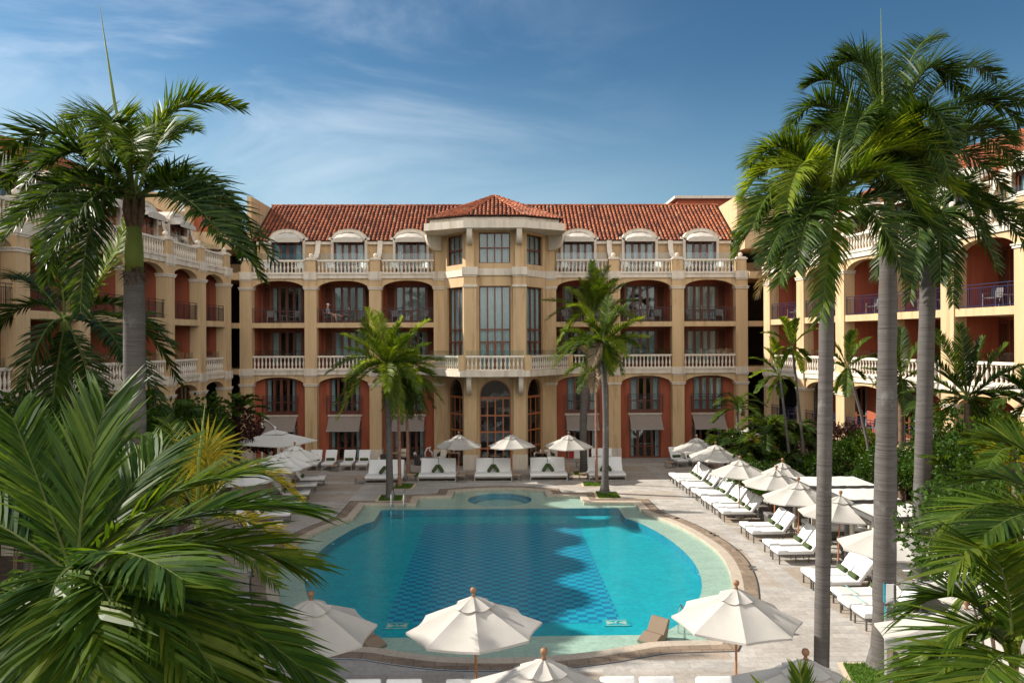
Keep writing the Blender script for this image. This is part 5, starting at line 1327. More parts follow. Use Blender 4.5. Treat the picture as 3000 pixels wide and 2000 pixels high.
# ------------------------------------------------------------------ palms
Z1 = V((0, 0, 1))
def frond(name, root, org, p0, p1, p2, n=60, ll=0.7, lw=0.045, rn=None, plume=0.5, droop=0.5, mat='leaf_mid', rr=0.03, start=0.14, fwd=0.6, fold=0.25, rmat='rachis', tipl=0.35):
    rn = rn or random.Random(1); mb = MB()
    def bez(t): return p0 * (1 - t) ** 2 + p1 * 2 * t * (1 - t) + p2 * t * t
    pts = [bez(i / 12) - org for i in range(13)]
    mb.tube(pts, [rr * (1 - 0.8 * i / 12) for i in range(13)], 5, 1)
    for i in range(n):
        t = start + (1 - start) * (i + rn.random() * 0.5) / n
        p = bez(t) - org; T = (p1 - p0) * (1 - t) + (p2 - p1) * t
        if T.length < 1e-5: continue
        T = T.normalized(); Sd = T.cross(Z1)
        if Sd.length < 0.15: Sd = T.cross(V((0.3, 1, 0)))
        Sd.normalize(); N = Sd.cross(T)
        if N.z < 0: N = -N
        pr = min(1, 0.35 + 1.9 * (t - start)) * (1 - (1 - tipl) * max(0, (t - 0.55) / 0.45) ** 1.4)
        for s in (-1, 1):
            L = ll * pr * rn.uniform(0.82, 1.1)
            d = (T * (fwd + 0.5 * t) + Sd * s * 0.85 + N * (fold + rn.uniform(-0.5, 0.6) * plume)).normalized()
            Wd = (T - d * T.dot(d)); Wd = (Wd.normalized() + N * rn.uniform(-0.5, 0.5)).normalized()
            q = p.copy(); vs = []; dr = droop * rn.uniform(0.6, 1.4)
            for j, wk in enumerate((0.55, 1.0, 0.72)):
                vs += [q - Wd * lw * wk / 2, q + Wd * lw * wk / 2]; q = q + d * (L / 3); d = (d - Z1 * dr * (0.22, 0.42, 0.5)[j]).normalized()
            vs.append(q); mb.add(vs, [(0, 1, 3, 2), (2, 3, 5, 4), (4, 5, 6)], 0)
    return mb.obj(name, [mat, rmat], root, fix=False)
def spear(root, org, a, b, r=0.04):
    a = a - org; b = b - org; mb = MB(); m = a.lerp(b, 0.5) + (b - a).cross(V((0, 1, 0))).normalized() * 0.05
    mb.tube([a, m, b], [r, r * 0.75, 0.004], 6); mb.obj('spear_leaf', ['stem_green'], root, smooth=True)
def trunk_obj(root, org, base, top, r0, r1, mat='trunk', lean=None, flare=1.45, bulge=0.0):
    mb = MB(); a = base - org; b = top - org; n = 22; pts = []; rs = []
    for i in range(n + 1):
        t = i / n; p = a.lerp(b, t)
        if lean: p += lean * (4 * t * (1 - t))
        pts.append(p); r = r0 + (r1 - r0) * t + bulge * sin(pi * min(1, t * 1.3)) ** 2
        hgt = t * (b - a).length
        r *= 1 + (flare - 1) * math.exp(-hgt / 0.35)
        r *= 1 + 0.022 * sin(i * 2.7 + base.x) + 0.018 * sin(i * 1.3 + base.y * 3)
        rs.append(r)
    mb.tube(pts, rs, 18, cap=False); return mb.obj('trunk', [mat], root, smooth=True)
def auto(heart, n, L, rn, lo=-15, hi=80, droop=0.5, skip=None):
    out = []
    for i in range(n):
        az = i * 2.39996 + rn.uniform(-0.25, 0.25); el = rad(hi + (lo - hi) * ((i + 0.5) / n) ** 0.8); l = L * rn.uniform(0.85, 1.1)
        h = V((cos(az), sin(az), 0)); p1 = heart + h * l * 0.5 * cos(el) + Z1 * l * 0.62 * sin(el)
        p2 = heart + h * l * (0.45 + 0.5 * cos(el)) + Z1 * (l * 0.75 * sin(el) - l * droop)
        out.append((p1, p2))
    return out
def palm(name, label, group, base, heart, fr, cs=1.3, r0=0.22, r1=0.17, csr=0.15, mats=('leaf_dark',), seed=0, tmat='trunk', sp=None, lean=None, flare=1.45, fibre=0.0, bulge=0.0, **kw):
    """fr: list of (ctrl, tip[, material])"""
    rn = random.Random(seed); org = V((base.x, base.y, 0)); root = empty(name, org, 0, label, 'palm', group)
    ax = (heart - base).normalized(); top = heart - ax * cs
    trunk_obj(root, org, base, top, r0, r1, tmat, lean, flare, bulge)
    if cs > 0.2:
        mb = MB(); mb.tube([top - org - ax * 0.03, top - org + ax * cs * 0.25, heart - org - ax * cs * 0.15, heart - org + ax * 0.15], [csr * 1.12, csr * 1.15, csr * 0.72, csr * 0.4], 12); mb.obj('crownshaft', ['stem_green'], root, smooth=True)
    if fibre:
        mb = MB(); rf = random.Random(seed + 7)
        for _ in range(160):
            a = rf.uniform(0, 2 * pi); q = (top - org) + ax * rf.uniform(-0.2, 0.12); d = V((cos(a), sin(a), rf.uniform(-1.2, 0.5))).normalized(); q = q + V((cos(a), sin(a), 0)) * r1 * 0.9; w = V((-sin(a), cos(a), 0)) * 0.02
            mb.add([q - w, q + w, q + d * fibre * rf.uniform(0.4, 1)], [(0, 1, 2)])
        mb.obj('fibre_collar', ['fibre'], root, fix=False)
        mb = MB(); c = heart - org
        for k in range(9):
            a = k * 0.74; h = V((cos(a), sin(a), 0)); q = c - ax * 0.62 + h * csr * 0.7
            mb.tube([q, c - ax * 0.25 + h * csr * 1.0, c + ax * 0.02 + h * csr * rf.uniform(0.9, 1.6)], [0.05, 0.075, 0.02], 6)
        mb.obj('old_sheaths', ['fibre'], root, smooth=True)
    for i, f in enumerate(fr):
        m = f[2] if len(f) > 2 and isinstance(f[2], str) else mats[i % len(mats)]
        k = dict(kw)
        if len(f) > 3: k.update(f[3])
        frond('frond', root, org, heart + V((rn.uniform(-.05, .05), rn.uniform(-.05, .05), rn.uniform(-.1, .1))), f[0], f[1], rn=rn, mat=m, **k)
    if sp: spear(root, org, heart, sp, 0.045)
    return root

# --- tall royal palm on the left
Y = 17.0; hb = P(395, 2100, 0); Y = hb.y
H = DY(308, 455, Y)
def Fd(c, t, m=None, **k): return (DY(c[0], c[1], Y + c[2]), DY(t[0], t[1], Y + t[2]), m, k)
palm('royal_palm', 'tallest royal palm on the left with a yellow-green crownshaft against the sky', 'royal palms by the pool', V((hb.x, hb.y, 0)), H,
     [Fd((345, 175, 0.5), (556, 250, 0.8), 'leaf_mid'), Fd((430, 285, -0.5), (625, 600, -1.0)), Fd((455, 350, 1.2), (585, 600, 1.8)), Fd((268, 150, -1.2), (228, 370, -2.0), 'leaf_mid'),
      Fd((130, 190, 0), (-40, 400, 0.3)), Fd((160, 320, -0.8), (-20, 590, -1.6)), Fd((180, 350, 0.8), (20, 520, 1.6)), Fd((195, 375, -1.5), (185, 715, -2.2)), Fd((140, 400, 0.5), (110, 650, 0.9)), Fd((330, 210, 1.8), (395, 320, 3.4), 'leaf_mid'), Fd((240, 180, 1.6), (150, 300, 3.0), 'leaf_mid'), Fd((400, 380, -1.5), (520, 560, -2.8)), Fd((215, 320, 1.8), (90, 470, 3.2)), Fd((240, 360, -1.8), (110, 600, -2.6)), Fd((380, 330, 1.6), (480, 480, 3.0)), Fd((360, 250, 1.2), (450, 300, 3.0), 'leaf_mid'), Fd((150, 250, 0.9), (10, 430, 1.8)), Fd((440, 330, -0.9), (560, 590, -1.6)), Fd((190, 260, -0.9), (60, 420, -1.6)), Fd((290, 250, -1.4), (310, 360, -2.8), 'leaf_mid'), Fd((480, 420, 0.4), (600, 640, 0.6))],
     cs=1.6, r0=0.265, r1=0.212, csr=0.165, seed=1, n=135, ll=0.88, lw=0.046, plume=1.15, droop=0.42, rr=0.045, sp=DY(228, 10, Y), fibre=0.35)
# --- second, darker palm behind it with one frond given lighter leaves for the sunlight on it
Y = 24.0; H = DY(150, 735, Y)
palm('royal_palm', 'dark palm behind the tall left palm with one frond coloured bright as if sunlit', 'royal palms by the pool', V((H.x, Y, 0)), H,
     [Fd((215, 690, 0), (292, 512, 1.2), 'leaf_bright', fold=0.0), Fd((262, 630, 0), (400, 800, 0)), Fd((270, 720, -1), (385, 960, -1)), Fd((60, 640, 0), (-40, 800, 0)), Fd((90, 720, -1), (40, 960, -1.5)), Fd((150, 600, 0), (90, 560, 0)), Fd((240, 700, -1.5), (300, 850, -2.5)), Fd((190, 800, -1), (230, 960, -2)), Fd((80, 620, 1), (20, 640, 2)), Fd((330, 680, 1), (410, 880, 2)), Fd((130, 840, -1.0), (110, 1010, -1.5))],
     cs=0.9, r0=0.24, r1=0.2, csr=0.2, seed=2, n=86, ll=0.95, lw=0.06, plume=0.8, droop=0.5, rr=0.045)
# --- palm clump in the left foreground
Y = 8.0; H = DY(180, 1330, 8.2)
def near(l, label, hd, yb, seed, extra=None, **kw):
    global Y
    Y = yb; return palm('broadleaf_palm', label, 'palms filling the left foreground', V((hd.x, yb, 0)), hd, l, cs=0.15, r0=0.12, r1=0.1, seed=seed, **kw)
near([Fd((170, 1180, 0.1), (240, 935, 0.5)), Fd((110, 1150, 0.5), (30, 960, 1.2)), Fd((330, 1120, 0), (560, 1090, 0.2)), Fd((60, 1230, 0.4), (-90, 1160, 0.8)), Fd((260, 1150, 0.8), (370, 1040, 1.6)),
      Fd((420, 1180, 0), (690, 1300, 0.1)), Fd((460, 1120, 0.6), (700, 1175, 1.0)), Fd((400, 1300, -0.3), (690, 1530, -0.5)), Fd((330, 1250, -0.7), (520, 1590, -1.2)), Fd((230, 1260, -1.0), (330, 1600, -1.5)),
      Fd((130, 1250, -0.8), (60, 1560, -1.2)), Fd((50, 1330, -0.3), (-90, 1500, -0.4)), Fd((520, 1330, 0.4), (745, 1575, 0.4)), Fd((380, 1380, -0.8), (640, 1660, -1.0)), Fd((170, 1330, -1.3), (180, 1650, -1.9)), Fd((230, 1200, -0.8), (420, 1330, -1.5)), Fd((60, 1400, -0.8), (-30, 1640, -1.2)), Fd((300, 1420, -0.9), (420, 1680, -1.3))],
     'big dark green broad-leaved palm filling the lower left corner', H, 8.2, 5, mats=('leaf_big', 'leaf_big', 'leaf_mid'), n=62, ll=1.0, lw=0.052, plume=0.3, droop=0.36, rr=0.028, fwd=0.9, fold=0.1, tipl=0.6)
H2 = DY(60, 1420, 7.2)
near([Fd((40, 1300, 0), (-60, 1380, 0)), Fd((130, 1290, -0.2), (230, 1400, -0.4)), Fd((70, 1280, 0.4), (130, 1340, 0.9)), Fd((150, 1380, -0.5), (260, 1560, -0.8)), Fd((90, 1350, -0.8), (120, 1560, -1.1)), Fd((30, 1350, -0.5), (10, 1580, -0.7)), Fd((-20, 1340, 0), (-110, 1520, 0)), Fd((200, 1330, 0.2), (360, 1460, 0.3)), Fd((190, 1440, -0.5), (380, 1620, -0.7)), Fd((110, 1450, -0.9), (200, 1660, -1.3))],
     'smaller strap-leaved palm drooping in the very bottom left corner', H2, 7.2, 6, mats=('leaf_big',), n=20, ll=0.62, lw=0.075, plume=0.2, droop=0.75, rr=0.02, fwd=0.8, fold=0.3, tipl=0.8)
# --- golden-leaved palm behind it
Y = 15.0; H = DY(455, 1195, Y)
palm('golden_palm', 'yellow-tipped palm between the left foreground palm and the pool', None, V((H.x, Y, 0)), H,
     [Fd((560, 985, 0), (712, 1175, 0.2), 'leaf_gold'), Fd((470, 1090, 0), (480, 1010, 0.3), 'leaf_gold'), Fd((330, 1020, 0), (215, 1130, 0), 'leaf_mid'), Fd((360, 960, 0.6), (300, 1010, 1.5), 'leaf_mid'), Fd((570, 1150, -0.3), (690, 1290, -0.4), 'leaf_gold'), Fd((350, 1130, -0.6), (260, 1280, -1), 'leaf_mid'), Fd((520, 1060, 1), (600, 1060, 2.4), 'leaf_mid'), Fd((540, 1240, -0.4), (640, 1350, -0.8), 'leaf_mid'), Fd((410, 1010, 1), (380, 960, 2), 'leaf_mid')],
     cs=0.5, r0=0.09, r1=0.075, csr=0.08, seed=7, tmat='stem_green', n=62, ll=0.62, lw=0.034, plume=0.5, droop=0.45, rr=0.024, sp=DY(472, 920, Y))
def fan(root, org, c, nrm, up, R, mat, n=28, spread=2.6, lw=0.05, rn=None):
    rn = rn or random.Random(3); mb = MB(); nrm = V(nrm).normalized(); up = (V(up) - nrm * V(up).dot(nrm)).normalized(); sd = nrm.cross(up); c = c - org
    for i in range(n):
        a = -spread + 2 * spread * i / (n - 1); d = up * cos(a) + sd * sin(a); w = nrm.cross(d).normalized(); L = R * rn.uniform(0.85, 1.05); e = nrm * rn.uniform(-.1, .1)
        m = c + d * L * 0.55 + e * L * .3; t = c + d * L + e * L - Z1 * 0.08 * R
        mb.add([c, m - w * lw * 0.5, m + w * lw * 0.5, t], [(0, 1, 2), (1, 3, 2)])
    return mb.obj('fan_leaf', [mat], root, fix=False)
gp_ = [o for o in S.objects if o.name.startswith('golden_palm')][0]
fan(gp_, V(gp_.location), DY(472, 1038, 15.1), (0.1, -1, 0.35), (0.1, 0, 1), 0.82, 'leaf_gold', 30, 2.7, 0.055)

# --- palms around the back of the pool
def gp3(x, y): return P(x, y, 0)
def mid(label, group, bpx, hD, tips, yoff=0, lift=0.42, **kw):
    b = gp3(*bpx); h = DY(hD[0], hD[1], b.y + yoff); fr = []; rn = random.Random(kw.get('seed', 0) + 99)
    for t in tips:
        dy = t[2] if len(t) > 2 and not isinstance(t[2], str) else rn.uniform(-1, 1); p2 = DY(t[0], t[1], b.y + yoff + dy); L = (p2 - h).length
        p1 = h.lerp(p2, 0.42) + Z1 * L * lift * (1.0 if p2.z < h.z + 0.3 else 0.35); m = [q for q in t if isinstance(q, str)]
        fr.append((p1, p2) + ((m[0],) if m else ()))
        if not m:      # a second frond beside it, turned a little about the stem
            a = rn.choice((-1, 1)) * rn.uniform(0.45, 0.9); R = Matrix.Rotation(a, 3, 'Z'); k_ = rn.uniform(0.8, 0.98)
            fr.append((h + R @ (p1 - h) * k_, h + R @ (p2 - h) * k_ - Z1 * rn.uniform(0, 0.25) * L))
    nm = kw.pop('name', 'royal_palm')
    kw.setdefault('n', 96); kw.setdefault('ll', 0.72); kw.setdefault('lw', 0.034); kw.setdefault('plume', 0.9); kw.setdefault('droop', 0.55); kw.setdefault('rr', 0.035)
    return palm(nm, label, group, b, h, fr, **kw)
gM = 'palms around the back of the pool'
mid('palm with bright green crown in the square bed at the back left of the pool', gM, (1143, 1460), (889, 842), [(843, 708), (868, 716, 1.5), (925, 730), (985, 735), (793, 800, 'leaf_mid'), (748, 860), (768, 935), (1018, 828), (1010, 880), (800, 880, -1.5), (960, 900, -1.5), (850, 780, -2), (905, 960, -1), (935, 770, 2), (820, 760, 1.5), (985, 790, 1.5)],
    cs=1.65, r0=0.185, r1=0.155, csr=0.125, mats=('leaf_bright', 'leaf_mid'), seed=11, flare=1.55)
mid('thin palm with a red-brown trunk just right of the back left palm', gM, (1171, 1424), (915, 870), [(945, 960), (880, 940), (990, 900), (930, 770), (985, 950), (860, 850), (960, 810), (900, 960, -1, 'leaf_dry')], cs=0.7, r0=0.10, r1=0.08, csr=0.10, mats=('leaf_mid', 'leaf_dark'), seed=12, tmat='trunk_red', name='thin_palm')
mid('thin ringed palm leaning left, behind the left daybeds', gM, (1197, 1388), (932, 868), [(1018, 925), (975, 950), (1000, 860), (900, 800), (960, 800), (880, 900), (940, 960), (1000, 830, 'leaf_dry'), (860, 880, 1)], cs=0.8, r0=0.11, r1=0.075, csr=0.09, mats=('leaf_mid', 'leaf_dark'), seed=13, tmat='trunk_red', name='thin_palm')
mid('palm with a thick pale trunk leaning behind the right daybeds', gM, (1712, 1383), (1362, 720), [(1361, 600), (1398, 612, 1), (1330, 640), (1245, 690), (1256, 735), (1300, 660, 1.5), (1460, 690), (1440, 650), (1280, 790), (1420, 640, -1), (1385, 640, -2), (1470, 740)],
    cs=1.2, r0=0.22, r1=0.155, csr=0.13, mats=('leaf_mid', 'leaf_bright', 'leaf_mid'), seed=14, bulge=0.03, lean=V((-0.25, 0, 0)))
mid('palm with a dark trunk in the round grass bed right of the tower', gM, (1771, 1444), (1385, 790), [(1263, 828), (1488, 775), (1462, 792), (1290, 760), (1330, 700), (1440, 700), (1400, 680), (1478, 730), (1340, 850), (1430, 860), (1380, 860, 'leaf_dry'), (1360, 840, -1, 'leaf_dry'), (1410, 850, -1, 'leaf_bright'), (1440, 820, -1.5, 'leaf_bright'), (1310, 800, 1), (1400, 860, 1, 'leaf_dry')],
    cs=0.9, r0=0.175, r1=0.145, csr=0.12, mats=('leaf_mid', 'leaf_mid', 'leaf_bright'), seed=15, flare=1.75, lean=V((0.1, 0, 0)))
mid('slender pale palm stem with no crown of its own between the two right palms', gM, (1748, 1416), (1368, 850), [(1300, 860), (1350, 780), (1420, 800), (1330, 900), (1400, 790)], cs=0.7, r0=0.085, r1=0.06, csr=0.08, mats=('leaf_mid', 'leaf_dry'), seed=16, tmat='trunk_red', name='thin_palm')

# --- royal palms on the right
b = P(2405, 2060, 0); Y = b.y; H = DY(1902, 500, Y)
palm('royal_palm', 'slimmest of the three tall right palms, with a yellow-green crown', 'royal palms by the pool', V((b.x, b.y, 0)), H,
     [Fd((2030, 215, 0), (2200, 445, 0.3), 'leaf_bright'), Fd((1850, 260, -1.0), (1805, 480, -1.6), 'leaf_bright'), Fd((1790, 290, 0), (1705, 455, 0.2), 'leaf_bright'), Fd((1935, 330, -1.8), (1885, 735, -2.3), 'leaf_mid', droop=0.7),
      Fd((1765, 370, 0.5), (1690, 585, 0.7)), Fd((2070, 380, -0.8), (2165, 560, -1.2)), Fd((1850, 430, 0.6), (1745, 670, 1.0), 'leaf_dry', droop=0.9), Fd((1960, 250, 1.2), (2050, 330, 2.6), 'leaf_mid'), Fd((1880, 280, 1.4), (1800, 360, 2.8)), Fd((2000, 400, -1.6), (2080, 640, -2.4)), Fd((2020, 330, 0.8), (2150, 430, 1.6), 'leaf_bright'), Fd((1830, 420, -1.2), (1760, 600, -2.0)), Fd((1790, 340, -0.6), (1730, 520, -1.2), 'leaf_mid'), Fd((1820, 300, 0.6), (1740, 400, 1.6)), Fd((1990, 290, -0.9), (2130, 500, -1.6), 'leaf_mid'), Fd((1870, 380, -1.6), (1830, 620, -2.4)), Fd((1940, 260, 0.6), (1990, 260, 2.0), 'leaf_mid'), Fd((1830, 250, -0.3), (1720, 380, -0.5), 'leaf_mid'), Fd((1980, 240, 0.5), (2130, 330, 1.0), 'leaf_bright'), Fd((1800, 400, 0.2), (1700, 560, 0.3)), Fd((1840, 400, -0.9), (1790, 650, -1.5), 'leaf_mid')],
     mats=('leaf_mid', 'leaf_dark'), cs=1.2, r0=0.165, r1=0.155, csr=0.15, seed=21, n=150, ll=0.95, lw=0.037, plume=0.8, droop=0.42, rr=0.04, sp=DY(1960, 186, Y), flare=1.2)
b = P(2588, 1952, 0); Y = b.y; H = DY(2042, 470, Y)
palm('royal_palm', 'thickest royal palm, rising from the grass bed at the lower right', 'royal palms by the pool', V((b.x, b.y, 0)), H,
     [Fd((2035, 40, 0.4), (1905, 165, 0.8)), Fd((1905, 120, -0.4), (1815, 300, -0.7)), Fd((2100, 0, 0), (2210, 225, 0.2)), Fd((2060, 60, 1.4), (2160, 90, 3.2)), Fd((2210, 110, -0.3), (2345, 290, -0.5)), Fd((2190, 200, 0.8), (2340, 380, 1.4)), Fd((1960, 210, 1.2), (1850, 330, 2.4)), Fd((1990, 150, -1.4), (1960, 330, -2.6)), Fd((2120, 180, -1.4), (2180, 400, -2.4)), Fd((2190, 330, -0.6), (2260, 540, -0.8)), Fd((1930, 320, -0.8), (1870, 500, -1.2)), Fd((2050, 120, 2.0), (2000, 130, 3.6)), Fd((2150, 60, 0.9), (2290, 180, 1.6)), Fd((1930, 170, 0.6), (1830, 360, 0.9)), Fd((2170, 240, 0.2), (2310, 440, 0.4)), Fd((2080, 260, -1.6), (2110, 520, -2.6)), Fd((2000, 90, 1.0), (1950, 120, 2.4)), Fd((2230, 200, -1.0), (2330, 330, -1.6)), Fd((2250, 140, 0.2), (2390, 260, 0.3)), Fd((1960, 110, 0.2), (1850, 200, 0.5)), Fd((2110, 130, -1.2), (2190, 330, -2.2)), Fd((1940, 260, -0.6), (1850, 420, -1.0))],
     cs=1.25, r0=0.27, r1=0.205, csr=0.19, seed=22, n=150, ll=0.98, lw=0.04, plume=0.9, droop=0.5, rr=0.045, sp=DY(2023, 20, Y), flare=1.55, bulge=0.02)
b = P(2693, 1738, 0); Y = b.y; H = DY(2135, 530, Y)
palm('royal_palm', 'farthest tall right palm, its grey trunk marked with dark cracks', 'royal palms by the pool', V((b.x, b.y, 0)), H,
     [Fd((2270, 370, 0), (2370, 600, 0.3)), Fd((2060, 440, 0), (2010, 640, 0)), Fd((2250, 300, 0.6), (2400, 420, 0.8)), Fd((2120, 330, 0.6), (2060, 300, 1.5)), Fd((2180, 380, -0.9), (2190, 700, -1.4)), Fd((2120, 420, -1.2), (2090, 690, -1.8)), Fd((2220, 430, -0.8), (2290, 620, -1.6)), Fd((2170, 290, 1.2), (2250, 300, 3)), Fd((2200, 340, 0), (2300, 510, 0.2)), Fd((2160, 460, -1.0), (2160, 650, -2.0)), Fd((2300, 420, 0.8), (2360, 520, 1.4))],
     cs=1.1, r0=0.27, r1=0.235, csr=0.19, seed=23, n=105, ll=0.92, lw=0.055, plume=0.8, droop=0.6, rr=0.045, flare=1.2)
# --- palm fronds coming in from the lower right
Y = 9.0; H = DY(2330, 1530, 9.2)
palm('feather_palm', 'palm with long fronds sweeping in from the lower right edge', 'palms on the lower right edge', V((H.x, 9.2, 0)), H,
     [Fd((2330, 1215, -0.3), (2215, 1265, -0.8), 'leaf_mid'), Fd((2260, 1330, 0), (2085, 1545, 0), 'leaf_mid'), Fd((2230, 1440, -0.4), (2110, 1600, -0.6), 'leaf_mid'), Fd((2400, 1300, 0.4), (2480, 1260, 0.8), 'leaf_mid'), Fd((2290, 1450, -0.8), (2220, 1640, -1.2), 'leaf_mid'), Fd((2400, 1420, 0), (2520, 1500, 0), 'leaf_mid'), Fd((2250, 1290, 0.5), (2090, 1400, 0.8), 'leaf_dark'), Fd((2310, 1400, 0.5), (2200, 1500, 1.0), 'leaf_dark')],
     cs=0.2, r0=0.10, r1=0.09, seed=31, n=52, ll=0.80, lw=0.048, plume=0.3, droop=0.26, rr=0.022, fwd=0.75, fold=0.1, tipl=0.7)
Y = 10.0; H = DY(2480, 1260, 10.0)
palm('feather_palm', 'palm whose fronds reach over the planting at the right edge', 'palms on the lower right edge', V((H.x, 10.0, 0)), H,
     [Fd((2330, 1080, 0), (2170, 1200, 0), 'leaf_mid'), Fd((2340, 1160, -0.5), (2180, 1310, -0.8), 'leaf_mid'), Fd((2400, 1010, 0.3), (2290, 1010, 0.7), 'leaf_mid'), Fd((2400, 1250, -0.4), (2300, 1450, -0.8), 'leaf_mid'), Fd((2560, 1080, 0), (2650, 1200, 0), 'leaf_mid'), Fd((2320, 1210, 0.6), (2200, 1400, 0.9), 'leaf_mid'), Fd((2370, 1060, 0.7), (2230, 1110, 1.2), 'leaf_dark'), Fd((2390, 1120, -0.6), (2260, 1230, -1.0), 'leaf_dark')],
     cs=0.2, r0=0.10, r1=0.09, seed=32, n=52, ll=0.78, lw=0.046, plume=0.3, droop=0.26, rr=0.022, fwd=0.75, fold=0.1, tipl=0.7)
Y = 7.5; H = DY(1835, 1700, 7.5)
palm('feather_palm', 'young palm tip poking up at the bottom edge in front of the umbrella', None, V((H.x, 7.5, 0)), H, [Fd((1800, 1620, 0), (1740, 1570, 0), 'leaf_bright'), Fd((1850, 1600, 0), (1835, 1530, 0), 'leaf_mid'), Fd((1900, 1620, 0), (1950, 1580, 0), 'leaf_mid')],
     cs=0.1, r0=0.05, r1=0.04, seed=33, n=16, ll=0.3, lw=0.03, plume=0.2, droop=0.1, rr=0.012, fwd=1.4)

# --- planting in front of the right wing
gW = 'small palms in front of the right wing'
def small(label, bpx, hF, tips, Yb, mats, seed, name='fishtail_palm', **kw):
    h = PY(hF[0], hF[1], Yb); b = P(bpx[0], bpx[1], 0); b = V((PY(bpx[0], bpx[1], Yb).x, Yb, 0)); fr = []; rn = random.Random(seed)
    for t in tips:
        p2 = PY(t[0], t[1], Yb + rn.uniform(-0.8, 0.8)); L = (p2 - h).length; fr.append((h.lerp(p2, 0.45) + Z1 * L * 0.3, p2))
    kw.setdefault('n', 20); kw.setdefault('ll', 0.5); kw.setdefault('lw', 0.11); kw.setdefault('droop', 0.25); kw.setdefault('plume', 0.3); kw.setdefault('rr', 0.02)
    return palm(name, label, gW, b, h, fr, cs=0.25, r0=0.075, r1=0.06, csr=0.06, mats=mats, seed=seed, flare=1.1, **kw)
small('thin-stemmed small palm left of its twin, broad toothed leaflets, by the dark corner gap', (2328, 1385), (2285, 1100), [(2196, 1050), (2200, 1105), (2215, 1150), (2260, 990), (2320, 1020), (2240, 1020), (2290, 1160), (2330, 1130), (2250, 1180)], 40, ('leaf_mid', 'leaf_bright'), 41)
small('taller thin-stemmed small palm leaning left in front of the second pier of the right wing', (2369, 1365), (2322, 1020), [(2232, 975), (2290, 930), (2335, 935), (2392, 965), (2370, 1060), (2260, 1040), (2310, 960), (2350, 1090)], 40, ('leaf_mid', 'leaf_bright'), 42)
small('small palm with a curved dark stem leaning over the blue railing', (2565, 1370), (2485, 1080), [(2410, 1080), (2430, 1000), (2500, 970), (2550, 990), (2570, 1050), (2450, 1150), (2400, 1030), (2530, 1110), (2480, 1160)], 36, ('leaf_mid',), 43, n=32, lw=0.07, lean=V((0.25, 0, 0)))
def clump(label, c, nf, L, mats, seed, name='areca_palm', hgt=0.6, grp=gW, **kw):
    rn = random.Random(seed); h = V((c.x, c.y, c.z)); kw.setdefault('n', 34); kw.setdefault('ll', 0.5); kw.setdefault('lw', 0.05); kw.setdefault('droop', 0.5); kw.setdefault('plume', 0.4); kw.setdefault('rr', 0.022)
    lo = kw.pop('lo', -5); dr = kw.pop('dr', 0.45)
    return palm(name, label, grp, V((c.x, c.y, 0)), h, auto(h, nf, L, rn, lo, 82, dr), cs=0.2, r0=0.09, r1=0.07, csr=0.07, mats=mats, seed=seed, flare=1.1, **kw)
clump('arching palm with a hanging orange flower sheath in front of the right hotel corner', PY(2160, 1195, 45), 15, 2.0, ('leaf_mid', 'leaf_dark'), 51, lw=0.04, ll=0.45, n=44)
clump('low palm behind the farthest right umbrella', PY(2125, 1290, 44), 10, 1.6, ('leaf_mid', 'leaf_dark'), 52)
clump('dense fan-leaved clump, left part of the thicket by the right hotel corner', PY(2180, 1310, 42), 16, 1.9, ('leaf_mid', 'leaf_dark', 'leaf_gold'), 53, lw=0.075, ll=0.6)
clump('dense fan-leaved clump, middle of the thicket behind the thin stems', PY(2250, 1265, 42), 18, 2.1, ('leaf_mid', 'leaf_dark'), 54, lw=0.075, ll=0.65)
clump('dense fan-leaved clump, right part of the thicket under the second arch', PY(2330, 1280, 42), 15, 1.9, ('leaf_dark', 'leaf_mid'), 55, lw=0.07, ll=0.6)
clump('shaded clump at the foot of the thicket behind the small umbrella', PY(2300, 1360, 40), 14, 1.6, ('leaf_dark', 'leaf_mid'), 56, lw=0.07)
def spec(label, hF, Yb, tips, mats, seed, **kw):
    h = PY(hF[0], hF[1], Yb); fr = []; rn = random.Random(seed)
    for t in tips:
        p2 = PY(t[0], t[1], Yb + rn.uniform(-1.0, 1.0)); L = (p2 - h).length; fr.append((h.lerp(p2, 0.45) + Z1 * L * (0.4 if p2.z < h.z else 0.12), p2))
    kw.setdefault('n', 46); kw.setdefault('ll', 0.62); kw.setdefault('lw', 0.05); kw.setdefault('droop', 0.3); kw.setdefault('plume', 0.35); kw.setdefault('rr', 0.03)
    return palm('date_palm', label, gW, V((h.x, Yb, 0)), h, fr, cs=0.2, r0=0.14, r1=0.12, mats=mats, seed=seed, tmat='fibre', flare=1.2, **kw)
spec('large dark palm spreading in front of the striped balustrade of the right wing', (2835, 1165), 27, [(2700, 1030), (2660, 1090), (2650, 1150), (2655, 1215), (2730, 960), (2810, 950), (2880, 990), (2950, 1010), (2995, 1070), (3010, 1140), (2960, 1250), (2890, 1270), (2760, 1240), (2700, 1250), (2790, 1010), (2930, 1180), (2860, 1300, ), (3050, 1230), (2750, 1090)], ('leaf_dark', 'leaf_mid', 'leaf_dark'), 61)
spec('dark palm below the large one at the right, in front of the lower arches', (2880, 1390), 23, [(2740, 1300), (2730, 1360), (2760, 1420), (2820, 1270), (2900, 1260), (2980, 1300), (3020, 1380), (2830, 1470), (2900, 1500), (2960, 1450), (2790, 1340), (2700, 1340)], ('leaf_dark', 'leaf_mid'), 62)
spec('palm between the thick trunks in front of the right wing arches', (2640, 1110), 36, [(2560, 1040), (2600, 1000), (2640, 960), (2700, 1000), (2740, 1080), (2560, 1130), (2590, 1180), (2700, 1170), (2650, 1200), (2530, 1080)], ('leaf_dark', 'leaf_mid'), 63)
